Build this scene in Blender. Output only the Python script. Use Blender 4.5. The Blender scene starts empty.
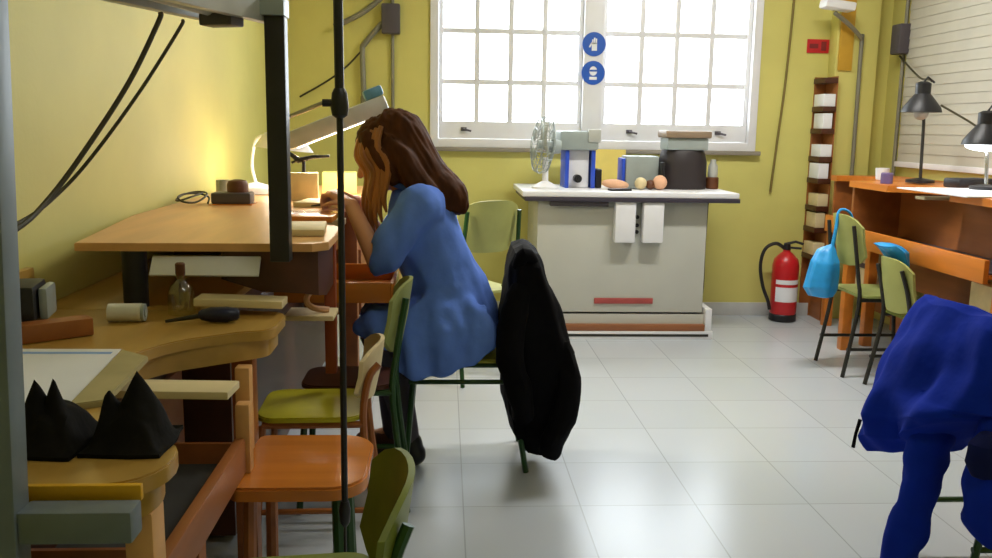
import bpy, bmesh, math, random
from mathutils import Vector, Matrix, noise
random.seed(7)
S = bpy.context.scene
C = S.collection
PI = math.pi
V = Vector

# ------------------------------------------------------------------ materials
def lin(h):
    h = h.lstrip('#')
    c = [int(h[i:i+2], 16)/255 for i in (0, 2, 4)]
    return [x/12.92 if x <= .04045 else ((x+.055)/1.055)**2.4 for x in c] + [1]

def mat(name, col, rough=.6, metal=0, vary=.12, scale=8, bump=0, stretch=(1, 1, 1), coat=0, sheen=0, bscale=None):
    m = bpy.data.materials.new(name); m.use_nodes = True
    n = m.node_tree.nodes; l = m.node_tree.links
    b = n['Principled BSDF']
    b.inputs['Roughness'].default_value = rough
    b.inputs['Metallic'].default_value = metal
    b.inputs['Coat Weight'].default_value = coat
    b.inputs['Sheen Weight'].default_value = sheen
    tc = n.new('ShaderNodeTexCoord'); mp = n.new('ShaderNodeMapping')
    mp.inputs['Scale'].default_value = stretch
    l.new(tc.outputs['Object'], mp.inputs['Vector'])
    nz = n.new('ShaderNodeTexNoise'); nz.inputs['Scale'].default_value = scale
    nz.inputs['Detail'].default_value = 4
    l.new(mp.outputs['Vector'], nz.inputs['Vector'])
    r = n.new('ShaderNodeValToRGB')
    c = lin(col)
    r.color_ramp.elements[0].position = .3; r.color_ramp.elements[1].position = .7
    r.color_ramp.elements[0].color = [max(0, x*(1-vary)) for x in c[:3]]+[1]
    r.color_ramp.elements[1].color = [min(1, x*(1+vary)) for x in c[:3]]+[1]
    l.new(nz.outputs['Fac'], r.inputs['Fac']); l.new(r.outputs['Color'], b.inputs['Base Color'])
    if bump:
        bp = n.new('ShaderNodeBump'); bp.inputs['Strength'].default_value = bump
        bp.inputs['Distance'].default_value = .01
        if bscale:
            n2 = n.new('ShaderNodeTexNoise'); n2.inputs['Scale'].default_value = bscale
            l.new(tc.outputs['Object'], n2.inputs['Vector']); l.new(n2.outputs['Fac'], bp.inputs['Height'])
        else:
            l.new(nz.outputs['Fac'], bp.inputs['Height'])
        l.new(bp.outputs['Normal'], b.inputs['Normal'])
    return m

def wood(name, col, dark=.35, rough=.4, axis='Y', scale=14, coat=0):
    st = {'X': (.12, 1, 1), 'Y': (1, .12, 1), 'Z': (1, 1, .12)}[axis]
    return mat(name, col, rough, vary=dark*.5, scale=scale, stretch=st, bump=.05, coat=coat)

def emis(name, col, st):
    m = bpy.data.materials.new(name); m.use_nodes = True
    b = m.node_tree.nodes['Principled BSDF']
    b.inputs['Base Color'].default_value = lin(col)
    b.inputs['Emission Color'].default_value = lin(col)
    b.inputs['Emission Strength'].default_value = st
    return m

def glass(name, tint=(1, 1, 1, 1), gl=.06):
    m = bpy.data.materials.new(name); m.use_nodes = True
    n = m.node_tree.nodes; l = m.node_tree.links
    n.remove(n['Principled BSDF'])
    t = n.new('ShaderNodeBsdfTransparent'); t.inputs[0].default_value = tint
    g = n.new('ShaderNodeBsdfGlossy'); g.inputs['Roughness'].default_value = .03
    mx = n.new('ShaderNodeMixShader'); mx.inputs[0].default_value = gl
    l.new(t.outputs[0], mx.inputs[1]); l.new(g.outputs[0], mx.inputs[2])
    l.new(mx.outputs[0], n['Material Output'].inputs[0])
    return m

M = {}
M['wall'] = mat('yellow_paint', '#d2ca72', .6, vary=.05, scale=2.5, bump=.05, bscale=60)
M['white_wall'] = mat('white_ceiling_paint', '#e6e3d8', .8, vary=.03)
M['white_paint'] = mat('white_gloss_paint', '#e3e3e6', .35, vary=.03)
M['base'] = mat('grey_tile_skirting', '#c9cbc8', .4, vary=.06)
M['grey_steel'] = mat('grey_painted_steel', '#6f7a80', .45, .1, vary=.15, scale=10)
M['dark_steel'] = mat('dark_painted_steel', '#2e2c28', .4, .2, vary=.2)
M['black'] = mat('black_plastic', '#17161a', .45, vary=.2)
M['cable'] = mat('cable_rubber', '#3a3418', .6, vary=.2)
M['board'] = wood('honey_wood_board', '#d8a468', .22, .38, 'Y')
M['bench'] = wood('worn_ochre_bench_wood', '#b38d44', .3, .3, 'Y')
M['bench_dark'] = wood('dark_brown_wood', '#4a2410', .4, .45, 'Y')
M['bench_mid'] = wood('reddish_brown_wood', '#9a5c2c', .35, .4, 'Y')
M['orange'] = wood('orange_varnished_wood', '#cf7a2a', .3, .35, 'Y')
M['orange_x'] = wood('orange_varnished_board', '#c97a30', .3, .22, 'X')
M['cream'] = wood('pale_raw_wood', '#d9c79a', .2, .55, 'X')
M['yellow_edge'] = mat('yellow_edge_lacquer', '#d9a51c', .35, vary=.12)
M['yolive'] = mat('yellow_green_plywood', '#b3ac1e', .4, vary=.12, scale=12)
M['olive'] = mat('olive_green_plywood', '#6f7a22', .45, vary=.15, scale=10)
M['palegreen'] = mat('pale_green_plywood', '#97a05c', .5, vary=.12, scale=10)
M['sage'] = mat('sage_green_plywood', '#aaac62', .5, vary=.1)
M['greentube'] = mat('dark_green_enamel_tube', '#23491f', .35, .1, vary=.15)
M['paper'] = mat('white_paper', '#e9ebef', .8, vary=.02)
M['paper_blue'] = mat('blue_print_line', '#8fb0e6', .8, vary=.02)
M['coat'] = mat('blue_lab_coat_cotton', '#668ae4', .9, vary=.12, scale=6, bump=.25, bscale=25)
M['royal'] = mat('royal_blue_jacket_cloth', '#0d2a9c', .95, vary=.2, scale=5, bump=.3, bscale=20)
M['navy_line'] = mat('dark_navy_lining', '#141b4c', .8, vary=.2)  # coat lining, with the shadow under the coat put into its colour
M['blackcloth'] = mat('black_jacket_cloth', '#09080c', .85, vary=.3, bump=.4, bscale=25)
M['felt'] = mat('black_felt', '#15130f', .9, vary=.3, bump=.3, bscale=40)
M['skin'] = mat('skin', '#dfa27e', .5, vary=.05)
M['hair'] = mat('brown_hair', '#4c2a12', .6, vary=.35, scale=30, stretch=(1, 1, .2), bump=.3)
M['hair_light'] = mat('light_brown_hair_lock', '#a0642c', .45, vary=.3, scale=30, stretch=(1, 1, .2), bump=.3)  # warm lamp light on the front strands, painted into the hair colour
M['tight'] = mat('dark_stockings', '#4a4550', .8, vary=.1)
M['shoe'] = mat('black_shoe_leather', '#141318', .4, vary=.1)
M['sole'] = mat('brown_shoe_leather', '#5a3526', .5, vary=.1)
M['machine'] = mat('grey_enamel_cabinet', '#bcbcb2', .45, vary=.04, scale=3)
M['machine2'] = mat('machine_grey_green', '#9aa3a0', .4, .1, vary=.08)
M['blue_plastic'] = mat('blue_plastic', '#2c4fc0', .4, vary=.08)
M['cyan'] = mat('bright_blue_plastic_bag', '#2f9fe6', .35, vary=.12, scale=14, bump=.5, bscale=20)
M['red'] = mat('red_enamel', '#c22026', .3, vary=.08)
M['darkred'] = mat('dark_red_label', '#7d1a1e', .5, vary=.15)
M['redlabel'] = mat('faded_red_strip', '#a34642', .6, vary=.12)
M['sign_blue'] = mat('sign_blue', '#1f57b8', .4, vary=.04)
M['brownshelf'] = wood('brown_shelf_wood', '#8a5634', .3, .5, 'X')
M['ochre'] = mat('ochre_strip_paint', '#c79a2c', .5, vary=.08)
M['pipe'] = mat('grey_conduit', '#83806f', .45, .2, vary=.1)
M['greybox'] = mat('dark_grey_box_plastic', '#4c464c', .5, vary=.1)
M['slat'] = mat('ivory_slat_blind', '#b5b0a0', .55, vary=.04)
M['hood'] = mat('grey_white_lamp_hood', '#b3b4ac', .4, .1, vary=.12, scale=9)
M['chrome'] = mat('steel_metal', '#b9bcc0', .25, .9, vary=.05)
M['tape'] = mat('white_roll', '#d8d6c8', .6, vary=.06)
M['bottle'] = glass('clear_bottle_glass', (.93, .95, .85, 1), .14)
M['browncap'] = mat('brown_cap', '#5a3014', .5)
M['pane'] = glass('window_glass', (1, 1, 1, 1), .04)
M['tube'] = emis('lamp_tube_glow', '#fffdf2', 3)
M['bulb'] = emis('desk_lamp_glow', '#f7fbff', 9)
M['yellowpaper'] = mat('yellow_paper', '#e8cf6a', .7, vary=.06)
M['peach'] = mat('peach_rag', '#dfae8c', .8, vary=.1)
M['tealglow'] = mat('blue_grey_cap_plastic', '#5f93b4', .4, vary=.1)  # even blue-grey plastic of the end cap
M['orangeshoe'] = mat('amber_plastic', '#c86a1c', .4)

for k_ in ('hair', 'coat', 'royal', 'blackcloth', 'felt', 'navy_line'):
    M[k_].node_tree.nodes['Principled BSDF'].inputs['Specular IOR Level'].default_value = .12

def floor_mat():
    m = bpy.data.materials.new('pale_floor_tiles'); m.use_nodes = True
    n = m.node_tree.nodes; l = m.node_tree.links; b = n['Principled BSDF']
    tc = n.new('ShaderNodeTexCoord'); mp = n.new('ShaderNodeMapping')
    mp.inputs['Location'].default_value = (.08, .19, 0)
    l.new(tc.outputs['Object'], mp.inputs['Vector'])
    br = n.new('ShaderNodeTexBrick'); br.offset = 0; br.squash = 1
    br.inputs['Scale'].default_value = 1
    br.inputs['Brick Width'].default_value = .4; br.inputs['Row Height'].default_value = .4
    br.inputs['Mortar Size'].default_value = .0028; br.inputs['Mortar Smooth'].default_value = .3
    br.inputs['Color1'].default_value = lin('#c3cad2'); br.inputs['Color2'].default_value = lin('#bec5cc')
    br.inputs['Mortar'].default_value = lin('#a6acb1')
    l.new(mp.outputs['Vector'], br.inputs['Vector'])
    nz = n.new('ShaderNodeTexNoise'); nz.inputs['Scale'].default_value = 3; nz.inputs['Detail'].default_value = 6
    l.new(tc.outputs['Object'], nz.inputs['Vector'])
    rr = n.new('ShaderNodeMapRange'); rr.inputs['To Min'].default_value = .23; rr.inputs['To Max'].default_value = .27
    l.new(nz.outputs['Fac'], rr.inputs['Value']); l.new(rr.outputs[0], b.inputs['Roughness'])
    mx = n.new('ShaderNodeMix'); mx.data_type = 'RGBA'; mx.blend_type = 'MULTIPLY'
    mx.inputs['Factor'].default_value = .03
    l.new(br.outputs['Color'], mx.inputs['A']); l.new(nz.outputs['Color'], mx.inputs['B'])
    l.new(mx.outputs['Result'], b.inputs['Base Color'])
    b.inputs['Specular IOR Level'].default_value = .55
    return m
M['floor'] = floor_mat()

# ------------------------------------------------------------------ mesh helpers
def box(bm, lo, hi, bev=0, mtx=None):
    lo, hi = [min(a, b) for a, b in zip(lo, hi)], [max(a, b) for a, b in zip(lo, hi)]
    c = [(a+b)/2 for a, b in zip(lo, hi)]
    r = bmesh.ops.create_cube(bm, size=1, matrix=Matrix.Translation(c) @ Matrix.Diagonal([hi[i]-lo[i] for i in range(3)]+[1]))
    vs = r['verts']
    if bev:
        es = list({e for v in vs for e in v.link_edges})
        rr = bmesh.ops.bevel(bm, geom=es, offset=bev, segments=2, affect='EDGES', profile=.6)
        vs = list({v for f in rr['faces'] for v in f.verts} | {v for v in vs if v.is_valid})
    if mtx: bmesh.ops.transform(bm, matrix=mtx, verts=vs)
    return vs

def obox(bm, c, size, rot=(0, 0, 0), bev=0):
    from mathutils import Euler
    m = Matrix.Translation(c) @ Euler(rot).to_matrix().to_4x4()
    box(bm, [-s/2 for s in size], [s/2 for s in size], bev, m)

def ring_frame(d):
    d = d.normalized()
    a = V((0, 0, 1)) if abs(d.z) < .9 else V((1, 0, 0))
    u = d.cross(a).normalized(); return u, d.cross(u).normalized()

def loft(bm, rings, cap=True, closed=True):
    vr = [[bm.verts.new(p) for p in r] for r in rings]
    n = len(vr[0])
    for a, b in zip(vr, vr[1:]):
        for i in range(n if closed else n-1):
            j = (i+1) % n
            bm.faces.new((a[i], a[j], b[j], b[i]))
    if cap and closed:
        bm.faces.new(vr[0][::-1]); bm.faces.new(vr[-1])
    return vr

def tube(bm, pts, r, n=10, smooth=0):
    pts = [V(p) for p in pts]
    if smooth:
        q = []
        for i in range(len(pts)-1):
            p0 = pts[max(i-1, 0)]; p1 = pts[i]; p2 = pts[i+1]; p3 = pts[min(i+2, len(pts)-1)]
            for k in range(smooth):
                t = k/smooth
                q.append(.5*((2*p1)+(p2-p0)*t+(2*p0-5*p1+4*p2-p3)*t*t+(3*p1-p0-3*p2+p3)*t**3))
        q.append(pts[-1]); pts = q
    N = len(pts)
    rs = r if isinstance(r, (list, tuple)) else [r]*N
    if len(rs) != N:
        k = len(rs)-1
        rs = [rs[min(int(i/(N-1)*k), k-1)]+(rs[min(int(i/(N-1)*k)+1, k)]-rs[min(int(i/(N-1)*k), k-1)])*((i/(N-1)*k)-min(int(i/(N-1)*k), k-1)) for i in range(N)]
    rings = []; u = None
    for i, p in enumerate(pts):
        d = (pts[min(i+1, N-1)]-pts[max(i-1, 0)])
        if d.length < 1e-9: d = V((0, 0, 1))
        d.normalize()
        if u is None: u, w = ring_frame(d)
        else:
            u = (u-d*u.dot(d)); u = u.normalized() if u.length > 1e-6 else ring_frame(d)[0]
            w = d.cross(u)
        rings.append([p+(u*math.cos(2*PI*k/n)+w*math.sin(2*PI*k/n))*rs[i] for k in range(n)])
    loft(bm, rings)

def capsule(bm, a, b, ra, rb, n=12):
    a, b = V(a), V(b); d = b-a
    if d.length < 1e-6: d = V((0, 0, 1e-4))
    u, w = ring_frame(d); dn = d.normalized()
    rings = []
    for k in range(1, 5):
        t = -PI/2+PI/2*k/4
        rings.append((a+dn*ra*math.sin(t), ra*math.cos(t)))
    for k in range(0, 4):
        t = PI/2*k/4
        rings.append((b+dn*rb*math.sin(t), rb*math.cos(t)))
    loft(bm, [[c+(u*math.cos(2*PI*i/n)+w*math.sin(2*PI*i/n))*r for i in range(n)] for c, r in rings])

def ellipsoid(bm, c, rad, rot=(0, 0, 0), n=20):
    from mathutils import Euler
    bmesh.ops.create_uvsphere(bm, u_segments=n, v_segments=max(8, n*2//3), radius=1,
        matrix=Matrix.Translation(c) @ Euler(rot).to_matrix().to_4x4() @ Matrix.Diagonal(list(rad)+[1]))

def cyl(bm, a, b, ra, rb=None, n=20):
    rb = ra if rb is None else rb
    a, b = V(a), V(b); u, w = ring_frame(b-a)
    loft(bm, [[c+(u*math.cos(2*PI*i/n)+w*math.sin(2*PI*i/n))*r for i in range(n)] for c, r in ((a, ra), (b, rb))])

def lathe(bm, c, prof, n=24, axis=(0, 0, 1)):
    c = V(c); ax = V(axis).normalized(); u, w = ring_frame(ax)
    loft(bm, [[c+ax*z+(u*math.cos(2*PI*i/n)+w*math.sin(2*PI*i/n))*max(r, 1e-4) for i in range(n)] for r, z in prof])

def prism(bm, pts, z0, z1, bev=0):
    b = [bm.verts.new((p[0], p[1], z0)) for p in pts]
    t = [bm.verts.new((p[0], p[1], z1)) for p in pts]
    n = len(pts)
    fb = bm.faces.new(b[::-1]); ft = bm.faces.new(t)
    for i in range(n):
        j = (i+1) % n
        bm.faces.new((b[i], b[j], t[j], t[i]))
    bm.normal_update()
    if bev:
        bmesh.ops.bevel(bm, geom=list(ft.edges), offset=bev, segments=2, affect='EDGES')

def finish(bm, smooth=35):
    bmesh.ops.recalc_face_normals(bm, faces=bm.faces)
    me = bpy.data.meshes.new('m'); bm.to_mesh(me); bm.free()
    if smooth:
        for p in me.polygons: p.use_smooth = True
        me.set_sharp_from_angle(angle=math.radians(smooth))
    return me

def remesh(me, vox, it=6, fac=.5):
    o = bpy.data.objects.new('tmp', me); C.objects.link(o)
    r = o.modifiers.new('r', 'REMESH'); r.mode = 'VOXEL'; r.voxel_size = vox
    if it:
        s = o.modifiers.new('s', 'SMOOTH'); s.factor = fac; s.iterations = it
    dg = bpy.context.evaluated_depsgraph_get(); dg.update()
    m2 = bpy.data.meshes.new_from_object(o.evaluated_get(dg))
    bpy.data.objects.remove(o)
    for p in m2.polygons: p.use_smooth = True
    return m2

def tag(o, label=None, cat=None, group=None, kind=None):
    if label: o['label'] = label
    if cat: o['category'] = cat
    if group: o['group'] = group
    if kind: o['kind'] = kind
    return o

LOCAL = set()
def thing(name, label, cat, loc=(0, 0, 0), rz=0, group=None, local=False):
    o = bpy.data.objects.new(name, None); C.objects.link(o)
    o.empty_display_size = .1
    o.location = loc; o.rotation_euler = (0, 0, rz)
    if local: LOCAL.add(o.name)
    return tag(o, label, cat, group)

def link(name, me, m, parent=None, label=None):
    me.name = name
    o = bpy.data.objects.new(name, me); C.objects.link(o)
    if m and not me.materials: me.materials.append(M[m] if isinstance(m, str) else m)
    if parent:
        o.parent = parent
        root = parent
        off = V((0, 0, 0)); loc = False
        while root:
            if root.name in LOCAL: loc = True
            off += root.location; root = root.parent
        if not loc: me.transform(Matrix.Translation(-off))
    else:
        lo = [min(v.co[i] for v in me.vertices) for i in range(3)]
        hi = [max(v.co[i] for v in me.vertices) for i in range(3)]
        c = V(((lo[0]+hi[0])/2, (lo[1]+hi[1])/2, lo[2]))
        me.transform(Matrix.Translation(-c)); o.location = c
    if label: o['label'] = label
    return o

def obj(name, bm, m, parent=None, label=None, smooth=35):
    return link(name, finish(bm, smooth), m, parent, label)

def mk(fn, *a, **k):
    bm = bmesh.new(); fn(bm, *a, **k); return bm

def one(name, bm, m, label, cat, group=None):
    return tag(obj(name, bm, m), label, cat, group)

def struct(name, bm, m, parent=None):
    o = obj(name, bm, m, parent)
    if not parent: o['kind'] = 'structure'
    return o

def copy_tree(o, parent=None):
    c = o.copy(); C.objects.link(c)
    if o.name in LOCAL: LOCAL.add(c.name)
    c.parent = parent
    for ch in list(o.children): copy_tree(ch, c)
    return c

# ------------------------------------------------------------------ room
XL, XR, YB, YF, ZC = -1.10, 3.0, 6.1, -1.6, 2.9
WX0, WX1, WZ0, WZ1 = -.10, 2.11, 1.14, 2.42
struct('floor', mk(box, (XL-.2, YF-.2, -.1), (XR+.2, YB+.25, 0)), 'floor')
struct('ceiling', mk(box, (XL-.2, YF-.2, ZC), (XR+.2, YB+.25, ZC+.1)), 'white_wall')
struct('wall_left', mk(box, (XL-.2, YF-.2, 0), (XL, YB+.25, ZC)), 'wall')
struct('wall_right', mk(box, (XR, YF-.2, 0), (XR+.2, YB+.25, ZC)), 'wall')
bm = bmesh.new()
box(bm, (XL, YF-.2, 0), (XR, YF, ZC))
struct('wall_front', bm, 'wall')
bm = bmesh.new()
box(bm, (XL, YB, 0), (WX0, YB+.25, ZC)); box(bm, (WX1, YB, 0), (XR, YB+.25, ZC))
box(bm, (WX0, YB, 0), (WX1, YB+.25, WZ0)); box(bm, (WX0, YB, WZ1), (WX1, YB+.25, ZC))
struct('wall_back', bm, 'wall')
bm = bmesh.new(); box(bm, (XL, YB-.015, 0), (2.56, YB, .09), .003)
struct('baseboard_back', bm, 'base')

# windows: outer casing and two sashes with panes
bm = bmesh.new()
f = .055
box(bm, (WX0, YB-.02, WZ0), (WX0+f, YB+.14, WZ1), .004); box(bm, (WX1-f, YB-.02, WZ0), (WX1, YB+.14, WZ1), .004)
box(bm, (WX0, YB-.02, WZ1-f), (WX1, YB+.14, WZ1), .004); box(bm, (WX0, YB-.015, WZ0), (WX1, YB+.14, WZ0+.055), .004)
box(bm, (.915, YB-.02, WZ0), (1.045, YB+.14, WZ1), .004)
struct('trim_1', bm, 'white_paint')
bm = bmesh.new(); box(bm, (WX0-.03, YB-.05, WZ0-.028), (WX1+.03, YB+.02, WZ0), .006)
struct('trim_2', bm, mat('grey_stone_sill', '#8d8578', .6, vary=.08))
for k, (a, b) in enumerate(((WX0+f, .915), (1.045, WX1-f))):
    w = tag(thing('window_%d' % (k+1), None, None, ((a+b)/2, YB+.06, WZ0+.055)), kind='structure')
    bm = bmesh.new(); s = .05; y0, y1 = YB+.025, YB+.075
    zb, zt = WZ0+.056, WZ1-f-.001
    box(bm, (a+.001, y0, zb+.1152), (a+s*.6, y1, zt-.0602), .003); box(bm, (b-s*.6, y0, zb+.1152), (b-.001, y1, zt-.0602), .003)
    box(bm, (a+.001, y0, zb), (b-.001, y1, zb+.115), .003); box(bm, (a+.001, y0, zt-.06), (b-.001, y1, zt), .003)
    obj('sash', bm, 'white_paint', w)
    bm = bmesh.new(); ia, ib, ja, jb = a+s*.6, b-s*.6, zb+.115, zt-.06
    for i in range(1, 4):
        x = ia+(ib-ia)*i/4; box(bm, (x-.017, y0+.006, ja), (x+.017, y1-.006, jb), .002)
    for z in (1.57, 1.90, 2.2):
        box(bm, (ia, y0+.009, z-.017), (ib, y1-.009, z+.017), .002)
    obj('glazing_bars', bm, 'white_paint', w)
    bm = bmesh.new(); box(bm, (ia, YB+.048, ja), (ib, YB+.052, jb)); obj('pane', bm, 'pane', w)
    for hx in ((a+.17,) if k == 0 else (a+.2, b-.2)):
        bm = bmesh.new(); box(bm, (hx-.02, y0-.012, zb+.05), (hx+.02, y0, zb+.075), .003)
        tube(bm, [(hx, y0-.012, zb+.062), (hx, y0-.03, zb+.062), (hx+.05, y0-.032, zb+.05)], .007)
        obj('window_latch', bm, 'greybox', w, 'dark metal latch')

# pillar by the far bench
bm = bmesh.new(); box(bm, (2.58, YB-.12, 0), (2.86, YB, ZC), .004)
struct('pillar', bm, 'wall')

# slatted blind on the wall to the side
bl = thing('slat_blind', 'big ivory blind of horizontal slats covering the wall behind the desk lamps', 'blind', (XR-.02, 4.2, 1.06))
bm = bmesh.new()
for i in range(26):
    z = 1.12+i*.06
    obox(bm, (XR-.028, 4.2, z), (.012, 3.2, .0594), (0, .08, 0))
obj('slats', bm, 'slat', bl)
bm = bmesh.new(); box(bm, (XR-.05, 2.58, 2.66), (XR-.004, 5.82, 2.74), .005); box(bm, (XR-.045, 2.58, 1.06), (XR-.012, 5.82, 1.095), .004)
obj('rails', bm, 'white_paint', bl)

# ------------------------------------------------------------------ chairs
def make_chair(name, label, group, seat_m, back_m, frame_m, seat_z=.44, back_top=.82, back_h=.2, back_w=.40, hw=.19, hd=.19, bar=.15):
    """faces local -X; backrest on the +X side"""
    t = thing(name, label, 'chair', local=True, group=group)
    bm = bmesh.new(); n = 14; ring = []
    pts = []
    r = .06; kx = hd/.19; ky = hw/.19
    for cx, cy, a0 in ((hd-r, hw-r, 0), (-hd+r, hw-r, 90), (-hd+r, -hw+r, 180), (hd-r, -hw+r, 270)):
        for k in range(6):
            a = math.radians(a0+90*k/5); pts.append((cx+r*math.cos(a), cy+r*math.sin(a)))
    prism(bm, pts, seat_z-.014, seat_z, .004)
    obj('seat', bm, seat_m, t)
    # curved backrest
    bm = bmesh.new(); rings = []
    zc = back_top-back_h/2
    for j in range(11):
        v = -1+2*j/10
        half = back_h/2*(1-.45*abs(v)**4)
        x = .235*kx-.05*abs(v)**2
        y = v*back_w/2
        lean = lambda z: (z-zc)*.18
        rings.append([(x+lean(zc-half)-.006, y, zc-half), (x+lean(zc-half)+.006, y, zc-half),
                      (x+.006+.004, y, zc), (x+lean(zc+half)+.006, y, zc+half), (x+lean(zc+half)-.006, y, zc+half), (x-.006+.004, y, zc)])
    loft(bm, rings)
    obj('backrest', bm, back_m, t)
    for s in (-1, 1):
        y = s*.165*ky
        bm = bmesh.new(); tube(bm, [(-.20*kx, y*1.05, 0.002), (-.165*kx, y, seat_z-.03), (-.14*kx, y, seat_z-.022)], .011, 8)
        obj('leg', bm, frame_m, t)
        bm = bmesh.new()
        tube(bm, [(.25*kx, y*1.05, 0.002), (.19*kx, y, seat_z-.06), (.205*kx, y, seat_z+.1), (.235*kx+.008, y*.92, back_top-.05)], .011, 8, smooth=4)
        obj('leg', bm, frame_m, t)
        bm = bmesh.new(); tube(bm, [(-.165*kx, y, seat_z-.027), (.19*kx, y, seat_z-.027)], .011, 8)
        obj('side_rail', bm, frame_m, t)
        bm = bmesh.new(); tube(bm, [(-.19*kx+.02*(bar-.15), y*1.03, bar), (.236*kx-(bar-.15)*.14*kx, y*1.03, bar)], .009, 8)
        obj('stretcher', bm, frame_m, t)
    return t
def put(t, x, y, deg, z=0):
    t.location = (x, y, z); t.rotation_euler = (0, 0, math.radians(deg)); return t

GRP = 'school chairs along the workbenches'
put(make_chair('school_chair', 'green-framed chair the person in blue sits on, black jacket hung over its back', GRP, 'yolive', 'olive', 'greentube', back_top=.80, bar=.35), .06, 3.36, 0)
put(make_chair('school_chair', 'chair with yellow-green seat and pale back rim, pushed in behind the dark pole', GRP, 'yolive', 'cream', 'bench_mid', back_top=.64, back_h=.17, back_w=.28, hw=.15, hd=.155), -.39, 2.655, 2)
put(make_chair('school_chair', 'dull green chair with dark green legs, right beside the knees of the person', GRP, 'bench_dark', 'palegreen', 'greentube', back_top=.775, back_h=.24, back_w=.27, hw=.125, hd=.15), -.315, 2.955, 0)
put(make_chair('school_chair', 'olive green chair with rounded back and lighter rim, lowest in the picture beside the stool', GRP, 'olive', 'olive', 'greentube', back_top=.68, back_h=.25, back_w=.36, hw=.17, hd=.15), -.262, 1.50, 6)
put(make_chair('school_chair', 'light green chair under the window between the person and the grey machine cabinet', GRP, 'sage', 'sage', 'greentube', back_top=.92, back_h=.26, back_w=.36, seat_z=.46), .12, 4.6, -60)

# plywood stool
st = thing('plywood_stool', 'orange varnished plywood stool with rounded seat, in the aisle by the near bench', 'stool', (-.33, 2.16, 0), 0, None)
bm = bmesh.new(); pts = []
for cx, cy, a0, r in ((-.27, 2.25, 0, .09), (-.46, 2.31, 90, .03), (-.46, 2.0, 180, .03), (-.27, 2.06, 270, .09)):
    for k in range(7):
        a = math.radians(a0+90*k/6); pts.append((cx+r*math.cos(a), cy+r*math.sin(a)))
prism(bm, pts, .418, .45, .006); obj('seat', bm, 'orange_x', st)
for x, y in ((-.45, 2.02), (-.25, 2.05), (-.25, 2.24), (-.45, 2.28)):
    bm = bmesh.new(); tube(bm, [(x+(x+.37)*.1, y+(y-2.16)*.15, 0.002), (x, y, .417)], .016, 8); obj('leg', bm, 'bench_mid' if x < -.4 else 'greentube', st, None if x < -.4 else 'dark green leg')
bm = bmesh.new(); tube(bm, [(-.455, 2.01, .2), (-.25, 2.04, .2)], .011, 8); obj('stretcher', bm, 'greentube', st)

# ------------------------------------------------------------------ near workbench (lower top)
TA = .77
wb = thing('jewellers_workbench', 'near low jewellers workbench with scalloped ochre wood top and pulled-out tray', 'workbench', (-.75, 1.8, 0))
XA = -.41
def arc(cx, cy, rx, ry, a0, a1, n):
    return [(cx+rx*math.cos(math.radians(a0+(a1-a0)*k/n)), cy+ry*math.sin(math.radians(a0+(a1-a0)*k/n))) for k in range(n+1)]
# lobes: near one rounds off at the aisle; wide scallop; far one
topA = [(XL+.004, 1.225), (-.47, 1.225)]
topA += arc(-.47, 1.32, .065, .095, -90, 60, 8)
topA += [(-.45, 1.46), (-.52, 1.54)]
topA += arc(-.50, 1.84, .19, .30, 250, 110, 14)[1:]
topA += [(-.50, 2.17)]
topA += arc(-.475, 2.24, .055, .06, -70, 0, 5)
topA += arc(-.475, 2.36, .055, .06, 0, 80, 5)
topA += [(-.56, 2.44), (XL+.004, 2.44)]
bm = bmesh.new(); prism(bm, topA, TA-.026, TA, .003); obj('tabletop', bm, 'bench', wb)
bm = bmesh.new()
low = [(x, y) for x, y in topA]
prism(bm, [(XL+.01, 1.25), (-.50, 1.25)] + arc(-.49, 1.33, .06, .09, -80, 60, 8) + [(-.47, 1.46), (-.54, 1.55)] + arc(-.52, 1.84, .19, .29, 250, 110, 12)[1:] + [(-.52, 2.16)] + arc(-.49, 2.25, .052, .055, -60, 0, 4) + arc(-.49, 2.35, .052, .055, 0, 80, 4) + [(XL+.01, 2.42)], TA-.075, TA-.0262)
obj('apron', bm, 'bench', wb, 'thick wooden apron')
bm = bmesh.new(); box(bm, (-.475, 1.29, .30), (-.432, 1.35, TA-.0752), .006); obj('end_panel', bm, 'board', wb, 'pale end panel')
bm = bmesh.new(); box(bm, (-.58, 1.214, TA-.022), (-.42, 1.2245, TA+.001), .002); obj('edge_strip', bm, 'yellow_edge', wb, 'yellow edge strip')
bm = bmesh.new(); box(bm, (XL+.003, 1.3, TA), (XL+.025, 2.40, TA+.12), .003); obj('back_rail', bm, 'bench', wb)
# bench pin in the scallop
bm = bmesh.new(); obox(bm, (-.56, 1.80, TA-.034), (.27, .085, .016), (0, 0, math.radians(-3)), .002); obj('bench_pin', bm, 'cream', wb, 'pale wooden bench pin')
bm = bmesh.new(); obox(bm, (-.54, 2.395, TA+.033), (.23, .085, .02), (0, .03, 0), .003); box(bm, (-.64, 2.37, TA+.0005), (-.58, 2.43, TA+.024))
obj('bench_pin', bm, 'cream', wb, 'pale wooden bench pin at the far end')
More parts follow.
